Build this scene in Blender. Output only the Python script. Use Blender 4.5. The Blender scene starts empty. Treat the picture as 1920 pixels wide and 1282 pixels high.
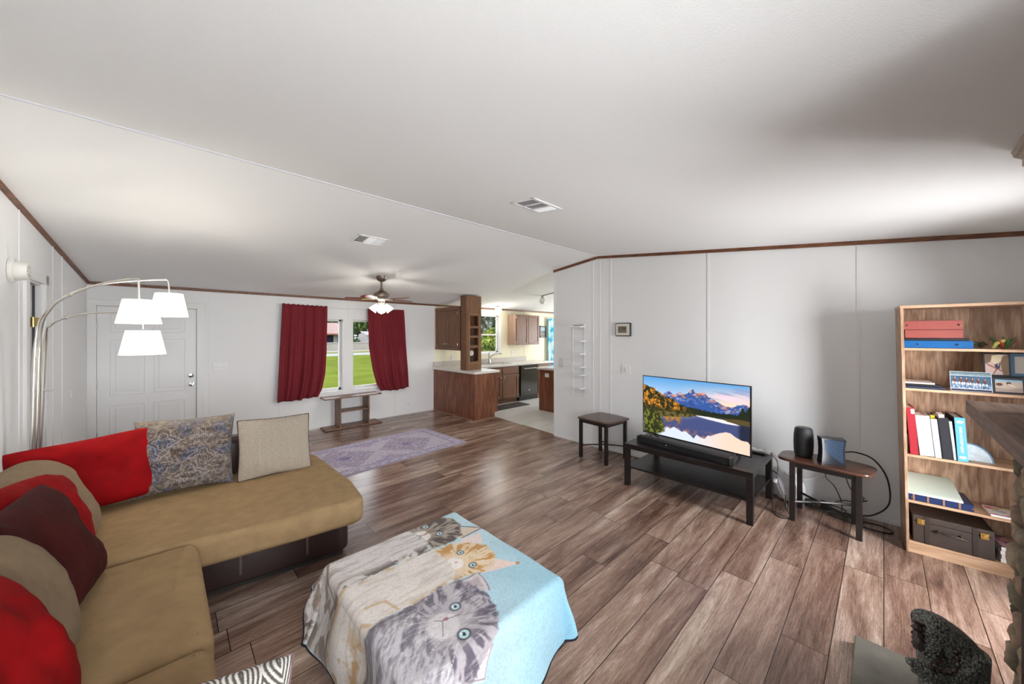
import bpy, bmesh, math, random
import numpy as np
from mathutils import Matrix, Vector
random.seed(7); np.random.seed(7)
S = bpy.context.scene
COL = S.collection
R = math.radians
# ------------------------------------------------------------------ camera, sky, light, exposure
F = 671.0; CAMH = 1.62; YAW = R(46.1)
cd = bpy.data.cameras.new('camera'); cam = bpy.data.objects.new('camera', cd); COL.objects.link(cam)
cd.sensor_fit = 'HORIZONTAL'; cd.sensor_width = 36; cd.lens = F/1920*36; cd.shift_y = -14/1920
cd.clip_start = 0.02; cd.clip_end = 500
cam.location = (0, 0, CAMH); cam.rotation_euler = (R(90), 0, YAW - R(90))
S.camera = cam
S.view_settings.view_transform = 'Standard'; S.view_settings.look = 'None'
S.view_settings.gamma = 1; S.view_settings.use_curve_mapping = False
S.view_settings.exposure = 0.50
w = bpy.data.worlds.new('sky'); S.world = w; w.use_nodes = True
w.node_tree.nodes['Background'].inputs[0].default_value = (0.86, 0.93, 1.0, 1)
w.node_tree.nodes['Background'].inputs[1].default_value = 3.0

def area(name, loc, rot, sx, sy, power, col=(1, 1, 1), portal=False):
    l = bpy.data.lights.new(name, 'AREA'); l.shape = 'RECTANGLE'; l.size = sx; l.size_y = sy
    l.energy = power; l.color = col
    if portal: l.cycles.is_portal = True
    o = bpy.data.objects.new(name, l); COL.objects.link(o); o.location = loc; o.rotation_euler = rot
    return o
def point(name, loc, power, col=(1, .93, .82), r=.04, parent=None):
    l = bpy.data.lights.new(name, 'POINT'); l.energy = power; l.color = col; l.shadow_soft_size = r
    o = bpy.data.objects.new(name, l); COL.objects.link(o); o.location = loc
    return o
# daylight at the rear wall (behind the camera): assumed window, then the glass door
area('rear_fill_light', (0.2, -1.10, 1.35), (R(90), 0, 0), 1.7, 1.3, 84, (.95, .97, 1))  # fill lamp added behind an unseen, assumed window
area('glass_door_daylight', (3.30, -1.10, 1.05), (R(90), 0, 0), .62, 1.9, 72, (.98, .98, 1))
# fill lamp added at an assumed kitchen end opening (hidden behind the right wall)
area('kitchen_fill_light', (9.20, 5.0, 1.45), (R(90), 0, R(90)), 1.3, 1.2, 50, (.97, .98, 1))
area('portal_a', (2.38, 6.95, 1.25), (R(-90), 0, 0), 1.8, 1.3, 1, portal=True)
area('portal_b', (5.6, 6.95, 1.6), (R(-90), 0, 0), 1.1, 1.0, 1, portal=True)
area('portal_c', (8.35, 6.95, 1.4), (R(-90), 0, 0), .9, 1.5, 1, portal=True)

# ------------------------------------------------------------------ helpers: geometry
class MB:
    def __init__(s, M=None): s.v = []; s.f = []; s.M = M
    def add(s, vs, fs, M=None):
        n = len(s.v)
        for p in vs:
            p = Vector(p)
            if M is not None: p = M @ p
            if s.M is not None: p = s.M @ p
            s.v.append(tuple(p))
        s.f += [tuple(i+n for i in f) for f in fs]
        return s
    def box(s, x0, x1, y0, y1, z0, z1, bev=0, M=None, seg=2):
        x0, x1 = sorted((x0, x1)); y0, y1 = sorted((y0, y1)); z0, z1 = sorted((z0, z1))
        vs = [(x, y, z) for z in (z0, z1) for y in (y0, y1) for x in (x0, x1)]
        fs = [(0, 2, 3, 1), (4, 5, 7, 6), (0, 1, 5, 4), (2, 6, 7, 3), (0, 4, 6, 2), (1, 3, 7, 5)]
        if bev > 0:
            bm = bmesh.new(); bv = [bm.verts.new(p) for p in vs]
            for f in fs: bm.faces.new([bv[i] for i in f])
            bev = min(bev, .49*min(x1-x0, y1-y0, z1-z0))
            bmesh.ops.bevel(bm, geom=bm.edges[:], offset=bev, segments=seg, affect='EDGES', profile=.5)
            bm.verts.index_update()
            vs = [tuple(v.co) for v in bm.verts]; fs = [tuple(v.index for v in f.verts) for f in bm.faces]; bm.free()
        return s.add(vs, fs, M)
    def tube(s, pts, r, seg=8, cap=True, closed=False, M=None):
        pts = [Vector(p) for p in pts]; n = len(pts)
        rs = r if isinstance(r, (list, tuple)) else [r]*n
        t0 = (pts[1]-pts[0]).normalized()
        up = Vector((0, 0, 1)) if abs(t0.z) < .9 else Vector((1, 0, 0))
        nrm = t0.cross(up).normalized(); vs = []; fs = []
        for i, p in enumerate(pts):
            if closed: t = (pts[(i+1) % n]-pts[i-1])
            else: t = pts[min(i+1, n-1)]-pts[max(i-1, 0)]
            t = t.normalized() if t.length > 1e-9 else t0
            nrm = (nrm - t*nrm.dot(t)); nrm = nrm.normalized() if nrm.length > 1e-6 else t.orthogonal().normalized()
            b = t.cross(nrm)
            for k in range(seg):
                a = 2*math.pi*k/seg
                vs.append(p + (nrm*math.cos(a)+b*math.sin(a))*rs[i])
        m = n if closed else n-1
        for i in range(m):
            for k in range(seg):
                a = i*seg+k; b2 = i*seg+(k+1) % seg; c = ((i+1) % n)*seg+(k+1) % seg; d = ((i+1) % n)*seg+k
                fs.append((a, b2, c, d))
        if cap and not closed:
            fs.append(tuple(range(seg-1, -1, -1))); fs.append(tuple((n-1)*seg+k for k in range(seg)))
        return s.add(vs, fs, M)
    def cyl(s, p0, p1, r, seg=20, r1=None): return s.tube([p0, p1], [r, r if r1 is None else r1], seg)
    def lathe(s, prof, c=(0, 0, 0), seg=28, M=None, closed=False):
        vs = []; fs = []; n = len(prof)
        for (r, z) in prof:
            for k in range(seg):
                a = 2*math.pi*k/seg; vs.append((c[0]+r*math.cos(a), c[1]+r*math.sin(a), c[2]+z))
        for i in range(n if closed else n-1):
            for k in range(seg):
                j = (i+1) % n
                fs.append((i*seg+k, i*seg+(k+1) % seg, j*seg+(k+1) % seg, j*seg+k))
        if not closed:
            if prof[0][0] > 1e-4: fs.append(tuple(range(seg-1, -1, -1)))
            if prof[-1][0] > 1e-4: fs.append(tuple((n-1)*seg+k for k in range(seg)))
        return s.add(vs, fs, M)
    def sphere(s, c, r, seg=16, sc=(1, 1, 1), M=None):
        T = Matrix.Translation(c) @ Matrix.Diagonal((sc[0], sc[1], sc[2], 1))
        if M is not None: T = M @ T
        prof = [(max(r*math.sin(math.pi*i/seg), 1e-5), -r*math.cos(math.pi*i/seg)) for i in range(seg+1)]
        return s.lathe(prof, seg=seg*2 if seg < 14 else 24, M=T)
    def prism(s, poly, z0, z1, M=None):
        n = len(poly)
        vs = [(p[0], p[1], z0) for p in poly]+[(p[0], p[1], z1) for p in poly]
        fs = [tuple(range(n-1, -1, -1)), tuple(range(n, 2*n))]+[(i, (i+1) % n, n+(i+1) % n, n+i) for i in range(n)]
        return s.add(vs, fs, M)
    def loft(s, poly, z0, z1, r, n=4, crown=0, M=None, rb=None):
        """closed outline (CCW) swept up with rounded lower and upper edges"""
        rb = r if rb is None else rb
        N = len(poly); nr = []
        for i in range(N):
            a = Vector(poly[(i+1) % N]) - Vector(poly[i-1]); a.normalize(); nr.append((a.y, -a.x))
        def off(d): return [(p[0]-q[0]*d, p[1]-q[1]*d) for p, q in zip(poly, nr)]
        rings = []
        for i in range(n+1):
            a = math.pi/2*i/n; rings.append((rb*(1-math.sin(a)), z0+rb*(1-math.cos(a))))
        for i in range(n+1):
            a = math.pi/2*i/n; rings.append((r*(1-math.cos(a)), z1-r*(1-math.sin(a))))
        vs = []; fs = []
        for d, z in rings: vs += [(x, y, z) for x, y in off(d)]
        m = len(rings)
        for i in range(m-1):
            for k in range(N):
                fs.append((i*N+k, i*N+(k+1) % N, (i+1)*N+(k+1) % N, (i+1)*N+k))
        fs.append(tuple(range(N-1, -1, -1)))
        cx = sum(p[0] for p in poly)/N; cy = sum(p[1] for p in poly)/N
        base = [vs[(m-1)*N+k] for k in range(N)]; last = (m-1)*N
        for j, t in enumerate((.75, .45, .15)):
            st = len(vs); vs += [(cx+(b[0]-cx)*t, cy+(b[1]-cy)*t, b[2]+crown*(1-t*t)) for b in base]
            for k in range(N): fs.append((last+k, last+(k+1) % N, st+(k+1) % N, st+k))
            last = st
        fs.append(tuple(last+k for k in range(N)))
        return s.add(vs, fs, M)
    def quad(s, a, b, c, d): return s.add([a, b, c, d], [(0, 1, 2, 3)])

def roundpoly(cs, rs, seg=6):
    out = []; n = len(cs)
    for i in range(n):
        p = Vector(cs[i]); a = Vector(cs[i-1]); b = Vector(cs[(i+1) % n]); r = rs if not isinstance(rs, (list, tuple)) else rs[i]
        if r <= 0: out.append(tuple(p)); continue
        u = (a-p).normalized(); v = (b-p).normalized(); ang = u.angle(v); d = min(r/math.tan(ang/2), .49*(a-p).length, .49*(b-p).length); 
        s0 = p+u*d; e0 = p+v*d
        for k in range(seg+1):
            t = k/seg; out.append(tuple((1-t)**2*s0+2*t*(1-t)*p+t*t*e0))
    return out

BASE = {}
def mesh_of(mb, inv=None, smooth=False, name='m', ang=None):
    me = bpy.data.meshes.new(name)
    vs = mb.v if inv is None else [tuple(inv @ Vector(p)) for p in mb.v]
    me.from_pydata(vs, [], mb.f); me.validate(clean_customdata=False); me.update()
    bm = bmesh.new(); bm.from_mesh(me); bmesh.ops.recalc_face_normals(bm, faces=bm.faces[:]); bm.to_mesh(me); bm.free()
    if smooth:
        me.shade_smooth()
        try: me.set_sharp_from_angle(angle=R(ang if ang else 38))
        except Exception: pass
    return me
def tagit(o, label=None, cat=None, group=None, kind=None):
    if label: o['label'] = label
    if cat: o['category'] = cat
    if group: o['group'] = group
    if kind: o['kind'] = kind
def thing(name, label, cat, loc=(0, 0, 0), rz=0, group=None):
    o = bpy.data.objects.new(name, None); COL.objects.link(o); o.location = loc; o.rotation_euler = (0, 0, rz)
    o.empty_display_size = .05
    tagit(o, label, cat, group)
    BASE[o.name] = (Matrix.Translation(loc) @ Matrix.Rotation(rz, 4, 'Z')).inverted()
    return o
def part(name, mb, mat, parent, smooth=False, label=None, ang=None, kind=None):
    inv = BASE[parent.name]; me = mesh_of(mb, inv, smooth, name, ang); me.materials.append(mat)
    o = bpy.data.objects.new(name, me); COL.objects.link(o); o.parent = parent; BASE[o.name] = inv
    tagit(o, label, None, None, kind)
    return o
def solo(name, mb, mat, label=None, cat=None, loc=(0, 0, 0), smooth=False, group=None, kind=None, ang=None):
    inv = Matrix.Translation(loc).inverted(); me = mesh_of(mb, inv, smooth, name, ang); me.materials.append(mat)
    o = bpy.data.objects.new(name, me); COL.objects.link(o); o.location = loc; BASE[o.name] = inv
    tagit(o, label, cat, group, kind)
    return o
def struct(name, mb, mat, smooth=False): return solo(name, mb, mat, kind='structure', smooth=smooth)
def text_mesh(body, size, M, depth=.0006, font_space=1.0):
    c = bpy.data.curves.new('txt', 'FONT'); c.body = body; c.size = size; c.extrude = depth; c.align_x = 'CENTER'; c.align_y = 'CENTER'
    c.space_character = font_space; c.resolution_u = 2
    o = bpy.data.objects.new('txt', c); COL.objects.link(o)
    dg = bpy.context.evaluated_depsgraph_get(); me = bpy.data.meshes.new_from_object(o.evaluated_get(dg))
    mb = MB(); mb.add([M @ v.co for v in me.vertices], [tuple(p.vertices) for p in me.polygons])
    bpy.data.objects.remove(o); bpy.data.curves.remove(c); bpy.data.meshes.remove(me)
    return mb

# ------------------------------------------------------------------ helpers: materials
MATS = {}
def lin(c):
    return tuple(((x/12.92) if x <= .04045 else ((x+.055)/1.055)**2.4) for x in c)
def rgb(r, g, b): return lin((r/255, g/255, b/255))
def newmat(name):
    m = bpy.data.materials.new(name); m.use_nodes = True; nt = m.node_tree
    b = nt.nodes['Principled BSDF']; return m, nt, b
def N(nt, t, **k):
    n = nt.nodes.new(t)
    for a, v in k.items(): setattr(n, a, v)
    return n
def mat(name, c, rough=.5, metal=0, bump=0, bscale=200, var=0, vscale=5, emit=0, spec=.5, sheen=0, coat=0, stretch=(1, 1, 1), trans=0):
    if name in MATS: return MATS[name]
    m, nt, b = newmat(name); b.inputs['Base Color'].default_value = (*c, 1); b.inputs['Roughness'].default_value = rough
    b.inputs['Metallic'].default_value = metal; b.inputs['Specular IOR Level'].default_value = spec
    if sheen: b.inputs['Sheen Weight'].default_value = sheen
    if coat: b.inputs['Coat Weight'].default_value = coat
    L = nt.links
    if bump or var:
        tc = N(nt, 'ShaderNodeTexCoord'); mp = N(nt, 'ShaderNodeMapping'); mp.inputs['Scale'].default_value = stretch
        L.new(tc.outputs['Object'], mp.inputs[0])
    if bump:
        n = N(nt, 'ShaderNodeTexNoise'); n.inputs['Scale'].default_value = bscale; n.inputs['Detail'].default_value = 3
        L.new(mp.outputs[0], n.inputs['Vector'])
        bp = N(nt, 'ShaderNodeBump'); bp.inputs['Strength'].default_value = bump; bp.inputs['Distance'].default_value = .004
        L.new(n.outputs['Fac'], bp.inputs['Height']); L.new(bp.outputs[0], b.inputs['Normal'])
    if var:
        n = N(nt, 'ShaderNodeTexNoise'); n.inputs['Scale'].default_value = vscale; n.inputs['Detail'].default_value = 6
        L.new(mp.outputs[0], n.inputs['Vector'])
        r = N(nt, 'ShaderNodeValToRGB'); r.color_ramp.elements[0].position = .3; r.color_ramp.elements[1].position = .7
        r.color_ramp.elements[0].color = (*[x*(1-var) for x in c], 1); r.color_ramp.elements[1].color = (*[min(1, x*(1+var)) for x in c], 1)
        L.new(n.outputs['Fac'], r.inputs[0]); L.new(r.outputs[0], b.inputs['Base Color'])
    if emit:
        b.inputs['Emission Color'].default_value = (*c, 1); b.inputs['Emission Strength'].default_value = emit
    MATS[name] = m; return m
def vcmat(name, rough=.9, emit=0, bump=0, bscale=300, sheen=0):
    m, nt, b = newmat(name); a = N(nt, 'ShaderNodeVertexColor', layer_name='Col')
    nt.links.new(a.outputs[0], b.inputs['Base Color']); b.inputs['Roughness'].default_value = rough
    if sheen: b.inputs['Sheen Weight'].default_value = sheen
    if emit:
        b.inputs['Base Color'].default_value = (0, 0, 0, 1); nt.links.remove(b.inputs['Base Color'].links[0])
        nt.links.new(a.outputs[0], b.inputs['Emission Color']); b.inputs['Emission Strength'].default_value = emit
    if bump:
        tc = N(nt, 'ShaderNodeTexCoord'); n = N(nt, 'ShaderNodeTexNoise'); n.inputs['Scale'].default_value = bscale
        nt.links.new(tc.outputs['Object'], n.inputs['Vector']); bp = N(nt, 'ShaderNodeBump'); bp.inputs['Strength'].default_value = bump
        bp.inputs['Distance'].default_value = .004
        nt.links.new(n.outputs['Fac'], bp.inputs['Height']); nt.links.new(bp.outputs[0], b.inputs['Normal'])
    return m
def wood(name, c1, c2, axis=2, scale=1.0, rough=.45, rings=True, contrast=(.3, .7), bump=.15, ringscale=2.2):
    """grain runs along the given object axis"""
    m, nt, b = newmat(name); L = nt.links; b.inputs['Roughness'].default_value = rough
    tc = N(nt, 'ShaderNodeTexCoord'); mp = N(nt, 'ShaderNodeMapping')
    sc = [14*scale]*3; sc[axis] = 1.1*scale; mp.inputs['Scale'].default_value = sc; L.new(tc.outputs['Object'], mp.inputs[0])
    n = N(nt, 'ShaderNodeTexNoise'); n.inputs['Scale'].default_value = 3.2; n.inputs['Detail'].default_value = 8; n.inputs['Roughness'].default_value = .62
    L.new(mp.outputs[0], n.inputs['Vector']); fac = n.outputs['Fac']
    if rings:
        mp2 = N(nt, 'ShaderNodeMapping'); s2 = [3.5*scale]*3; s2[axis] = .8*scale; mp2.inputs['Scale'].default_value = s2
        L.new(tc.outputs['Object'], mp2.inputs[0])
        n2 = N(nt, 'ShaderNodeTexNoise'); n2.inputs['Scale'].default_value = ringscale; n2.inputs['Detail'].default_value = 2
        L.new(mp2.outputs[0], n2.inputs['Vector'])
        mu = N(nt, 'ShaderNodeMath', operation='MULTIPLY'); mu.inputs[1].default_value = 22; L.new(n2.outputs['Fac'], mu.inputs[0])
        si = N(nt, 'ShaderNodeMath', operation='SINE'); L.new(mu.outputs[0], si.inputs[0])
        ma = N(nt, 'ShaderNodeMath', operation='MULTIPLY_ADD'); ma.inputs[1].default_value = .09; L.new(si.outputs[0], ma.inputs[0]); L.new(fac, ma.inputs[2])
        fac = ma.outputs[0]
    r = N(nt, 'ShaderNodeValToRGB'); r.color_ramp.elements[0].position = contrast[0]; r.color_ramp.elements[1].position = contrast[1]
    r.color_ramp.elements[0].color = (*c1, 1); r.color_ramp.elements[1].color = (*c2, 1)
    L.new(fac, r.inputs[0]); L.new(r.outputs[0], b.inputs['Base Color'])
    bp = N(nt, 'ShaderNodeBump'); bp.inputs['Strength'].default_value = bump; bp.inputs['Distance'].default_value = .002
    L.new(fac, bp.inputs['Height']); L.new(bp.outputs[0], b.inputs['Normal'])
    return m
def planks(name, pw, pl, ramp, rough=.35, gap=.0022, grain=1.0, spec=.5):
    m, nt, b = newmat(name); L = nt.links
    def M_(op, a, bb=None, c=None):
        n = N(nt, 'ShaderNodeMath', operation=op)
        for i, x in enumerate((a, bb, c)):
            if x is None: continue
            if isinstance(x, (int, float)): n.inputs[i].default_value = x
            else: L.new(x, n.inputs[i])
        return n.outputs[0]
    tc = N(nt, 'ShaderNodeTexCoord'); sp = N(nt, 'ShaderNodeSeparateXYZ'); L.new(tc.outputs['Object'], sp.inputs[0])
    y = M_('DIVIDE', sp.outputs['Y'], pw); row = M_('FLOOR', y)
    wn = N(nt, 'ShaderNodeTexWhiteNoise', noise_dimensions='1D'); L.new(row, wn.inputs['W'])
    x = M_('ADD', M_('DIVIDE', sp.outputs['X'], pl), M_('MULTIPLY', wn.outputs['Value'], 7.31)); col = M_('FLOOR', x)
    cb = N(nt, 'ShaderNodeCombineXYZ'); L.new(row, cb.inputs[0]); L.new(col, cb.inputs[1])
    w2 = N(nt, 'ShaderNodeTexWhiteNoise', noise_dimensions='3D'); L.new(cb.outputs[0], w2.inputs['Vector'])
    fy = M_('FRACT', y); fx = M_('FRACT', x)
    dy = M_('MULTIPLY', M_('MINIMUM', fy, M_('SUBTRACT', 1, fy)), pw); dx = M_('MULTIPLY', M_('MINIMUM', fx, M_('SUBTRACT', 1, fx)), pl)
    seam = M_('LESS_THAN', M_('MINIMUM', dy, dx), gap)
    # grain with its own offset on every plank
    vm = N(nt, 'ShaderNodeVectorMath', operation='MULTIPLY_ADD'); L.new(w2.outputs['Color'], vm.inputs[0]); vm.inputs[1].default_value = (37, 41, 53); L.new(tc.outputs['Object'], vm.inputs[2])
    def noise(sc, scale, det, rg=.6, dist=0):
        mp = N(nt, 'ShaderNodeMapping'); mp.inputs['Scale'].default_value = sc; L.new(vm.outputs[0], mp.inputs[0])
        n = N(nt, 'ShaderNodeTexNoise'); n.inputs['Scale'].default_value = scale; n.inputs['Detail'].default_value = det; n.inputs['Roughness'].default_value = rg; n.inputs['Distortion'].default_value = dist
        L.new(mp.outputs[0], n.inputs['Vector']); return n.outputs['Fac']
    a = noise((.8, 6, 1), 1.4*grain, 7, .66, .7); c = noise((2.2, 60, 1), 3*grain, 6, .7); d = noise((4, 22, 1), 3.5*grain, 6, .7, 2.5)
    f = M_('ADD', M_('MULTIPLY', a, .56), M_('ADD', M_('MULTIPLY', c, .26), M_('MULTIPLY', d, .18)))
    f = M_('ADD', f, M_('MULTIPLY', M_('SUBTRACT', w2.outputs['Value'], .5), .10))
    r = N(nt, 'ShaderNodeValToRGB'); cr = r.color_ramp
    while len(cr.elements) < len(ramp): cr.elements.new(.5)
    for e, (p, cc) in zip(cr.elements, ramp): e.position = p; e.color = (*cc, 1)
    L.new(f, r.inputs[0])
    mx = N(nt, 'ShaderNodeMix', data_type='RGBA'); L.new(seam, mx.inputs['Factor']); L.new(r.outputs[0], mx.inputs['A']); mx.inputs['B'].default_value = (*[q*.45 for q in ramp[0][1]], 1)
    L.new(mx.outputs['Result'], b.inputs['Base Color'])
    rr = N(nt, 'ShaderNodeMapRange'); rr.inputs['To Min'].default_value = rough-.06; rr.inputs['To Max'].default_value = rough+.08; L.new(c, rr.inputs['Value']); L.new(rr.outputs[0], b.inputs['Roughness'])
    bp = N(nt, 'ShaderNodeBump'); bp.inputs['Strength'].default_value = .12; bp.inputs['Distance'].default_value = .002
    hh = M_('SUBTRACT', c, M_('MULTIPLY', seam, .8)); L.new(hh, bp.inputs['Height']); L.new(bp.outputs[0], b.inputs['Normal'])
    b.inputs['Specular IOR Level'].default_value = spec
    return m
def glassmat():
    m, nt, b = newmat('window_glass'); nt.nodes.remove(b); L = nt.links
    t = N(nt, 'ShaderNodeBsdfTransparent'); g = N(nt, 'ShaderNodeBsdfGlossy'); g.inputs['Roughness'].default_value = .02
    fr = N(nt, 'ShaderNodeFresnel'); fr.inputs[0].default_value = 1.25; mx = N(nt, 'ShaderNodeMixShader')
    L.new(fr.outputs[0], mx.inputs[0]); L.new(t.outputs[0], mx.inputs[1]); L.new(g.outputs[0], mx.inputs[2]); L.new(mx.outputs[0], nt.nodes['Material Output'].inputs[0])
    return m
def herringbone(name, c1, c2, sc=60, w=.02, rough=.95, axes=(0, 2)):
    m, nt, b = newmat(name); L = nt.links
    tc = N(nt, 'ShaderNodeTexCoord'); sp = N(nt, 'ShaderNodeSeparateXYZ'); L.new(tc.outputs['Object'], sp.inputs[0])
    def M_(op, a, bb=None):
        n = N(nt, 'ShaderNodeMath', operation=op)
        for i, x in enumerate((a, bb)):
            if x is None: continue
            if isinstance(x, (int, float)): n.inputs[i].default_value = x
            else: L.new(x, n.inputs[i])
        return n.outputs[0]
    X = sp.outputs[axes[0]]; Y = sp.outputs[axes[1]]
    tri = M_('PINGPONG', X, w); v = M_('SINE', M_('MULTIPLY', M_('ADD', tri, Y), sc*6.28))
    n = N(nt, 'ShaderNodeTexNoise'); n.inputs['Scale'].default_value = 220; L.new(tc.outputs['Object'], n.inputs['Vector'])
    f = M_('ADD', v, M_('MULTIPLY', M_('SUBTRACT', n.outputs['Fac'], .5), 2.2))
    r = N(nt, 'ShaderNodeMapRange'); r.inputs['From Min'].default_value = -.6; r.inputs['From Max'].default_value = .6; L.new(f, r.inputs['Value'])
    mx = N(nt, 'ShaderNodeMix', data_type='RGBA'); L.new(r.outputs[0], mx.inputs['Factor']); mx.inputs['A'].default_value = (*c1, 1); mx.inputs['B'].default_value = (*c2, 1)
    L.new(mx.outputs['Result'], b.inputs['Base Color']); b.inputs['Roughness'].default_value = rough
    bp = N(nt, 'ShaderNodeBump'); bp.inputs['Strength'].default_value = .3; bp.inputs['Distance'].default_value = .002; L.new(f, bp.inputs['Height']); L.new(bp.outputs[0], b.inputs['Normal'])
    return m

WALL = mat('wall_paint', (.83, .835, .835), .65, bump=.25, bscale=260)
CEIL = mat('ceiling_paint', (.87, .875, .87), .8, bump=.3, bscale=180)
CREAM = mat('cream_paint', rgb(236, 230, 204), .7)
WHITE = mat('white_paint', (.82, .82, .82), .4)
OFFW = mat('offwhite_plastic', (.78, .77, .73), .35)
BLACK = mat('black_plastic', (.012, .012, .013), .35)
PEWTER2 = None
STEEL = mat('brushed_steel', (.55, .54, .52), .28, metal=1)
CHROME = mat('chrome', (.8, .8, .8), .12, metal=1)
BRASS = mat('brass', (.75, .55, .18), .25, metal=1)
NICKEL = mat('lamp_nickel', (.72, .69, .64), .3, metal=1)
GLASS = glassmat()
TRIM = wood('trim_wood', rgb(84, 46, 28), rgb(132, 84, 52), axis=1, scale=2)
FLOOR = planks('laminate', .193, 1.25, [(.35, rgb(70, 50, 42)), (.45, rgb(120, 93, 80)), (.54, rgb(155, 129, 114)), (.65, rgb(206, 186, 170))], rough=.235, grain=.95)
TILE = planks('kitchen_tile', .30, .60, [(.3, rgb(196, 194, 190)), (.6, rgb(222, 221, 218)), (.7, rgb(232, 231, 229)), (.8, rgb(235, 235, 235))], rough=.3, gap=.003)
CAB = wood('cabinet_wood', rgb(96, 62, 42), rgb(136, 96, 70), axis=2, scale=1.4, rings=False, rough=.42)
PANEL = wood('peninsula_wood', rgb(98, 54, 36), rgb(146, 92, 66), axis=2, scale=.9, rough=.4)
OAK = wood('bookcase_oak', rgb(140, 108, 84), rgb(192, 160, 132), axis=2, scale=1.5, contrast=(.34, .64), rough=.5, ringscale=2.6)
OAKH = wood('bookcase_oak_shelf', rgb(168, 132, 102), rgb(206, 172, 142), axis=0, scale=1, rough=.45)
DARKW = wood('dark_table_wood', rgb(58, 34, 26), rgb(92, 60, 46), axis=1, scale=1.2, rough=.25, bump=.05)
ESPR = wood('black_brown_wood', rgb(22, 18, 17), rgb(36, 30, 28), axis=1, scale=1.2, rough=.3, bump=.05)
BENCHW = wood('console_wood', rgb(104, 74, 58), rgb(146, 112, 92), axis=2, scale=1.2, rough=.45)
KHAKI = mat('khaki_fabric', rgb(150, 124, 90), .9, bump=.5, bscale=420, var=.12, vscale=14, spec=.2)
LEATHER = mat('dark_leather', rgb(48, 34, 32), .28, bump=.25, bscale=160)
KCUSH = mat('khaki_cushion', rgb(122, 102, 78), .95, bump=.5, bscale=350, var=.08, vscale=20)
RED = mat('red_velvet', rgb(128, 8, 12), .8, bump=.3, bscale=40, var=.22, vscale=8, spec=.1)
MAROON = mat('maroon_velvet', rgb(58, 16, 14), .8, bump=.3, bscale=40, var=.3, vscale=7, spec=.15)
CURT = mat('red_curtain', rgb(116, 22, 34), .85, bump=.2, bscale=500, var=.06, vscale=3)
MARBLE = mat('laminate_counter', (.74, .72, .68), .25, var=.05, vscale=40)
SPLASH = mat('backsplash', (.50, .46, .42), .4, var=.12, vscale=60)

# ------------------------------------------------------------------ helpers: painting small pictures into colour attributes
def fbm(x, y, seed=0, oct=4):
    rs = np.random.RandomState(seed); T = rs.rand(64, 64)
    out = 0; amp = .5; tot = 0
    for o in range(oct):
        xi = np.floor(x).astype(int); yi = np.floor(y).astype(int); fx = x-xi; fy = y-yi
        fx = fx*fx*(3-2*fx); fy = fy*fy*(3-2*fy)
        a = T[xi % 64, yi % 64]; b = T[(xi+1) % 64, yi % 64]; c = T[xi % 64, (yi+1) % 64]; d = T[(xi+1) % 64, (yi+1) % 64]
        out = out+amp*((a*(1-fx)+b*fx)*(1-fy)+(c*(1-fx)+d*fx)*fy); tot += amp; amp *= .5; x = x*2.03+11.3; y = y*2.03+5.7
    return out/tot
class Pic:
    """picture in plane coordinates; rows are y, columns are x"""
    def __init__(s, x0, x1, y0, y1, nx, ny, c):
        s.x, s.y = np.meshgrid(np.linspace(x0, x1, nx), np.linspace(y0, y1, ny)); s.nx, s.ny = nx, ny
        s.c = np.zeros((ny, nx, 3)); s.c[:] = np.array(c)/255.
    def put(s, m, c):
        m = np.clip(m, 0, 1)[..., None]; c = np.array(c, float)/255.; s.c = s.c*(1-m)+c*m
    def poly(s, pts):
        m = np.zeros(s.x.shape, bool); n = len(pts)
        for i in range(n):
            (xa, ya), (xb, yb) = pts[i], pts[(i+1) % n]
            if ya == yb: continue
            cnd = ((s.y >= min(ya, yb)) & (s.y < max(ya, yb))); xx = xa+(s.y-ya)*(xb-xa)/(yb-ya); m ^= cnd & (s.x < xx)
        return m.astype(float)
    def soft(s, pts, r, seed=1, fr=60, amp=.5):
        """polygon with a furry border"""
        d = s.dist(pts+[pts[0]]); m = s.poly(pts); sd = np.where(m > .5, d, -d)+(fbm(s.x*fr, s.y*fr, seed)-.5)*r*2*amp
        return np.clip(sd/r+.5, 0, 1)
    def dist(s, pts):
        D = np.full(s.x.shape, 9e9)
        for (xa, ya), (xb, yb) in zip(pts[:-1], pts[1:]):
            dx, dy = xb-xa, yb-ya; L2 = dx*dx+dy*dy+1e-12
            t = np.clip(((s.x-xa)*dx+(s.y-ya)*dy)/L2, 0, 1); D = np.minimum(D, np.hypot(s.x-xa-t*dx, s.y-ya-t*dy))
        return D
    def line(s, pts, w, c, a=1, soft=.4):
        s.put(np.clip((w-s.dist(pts))/(w*soft)+.0, 0, 1)*a, c)
    def ell(s, cx, cy, rx, ry=None, rot=0):
        ry = ry or rx; ca, sa = math.cos(rot), math.sin(rot); X = (s.x-cx)*ca+(s.y-cy)*sa; Y = -(s.x-cx)*sa+(s.y-cy)*ca
        r = np.hypot(X/rx, Y/ry); return np.clip((1-r)*6, 0, 1)
    def rgba(s):
        c = np.clip(s.c, 0, 1); l = np.where(c <= .04045, c/12.92, ((c+.055)/1.055)**2.4)
        return np.concatenate([l, np.ones((*l.shape[:2], 1))], 2).reshape(-1, 4).astype(np.float32)
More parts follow.
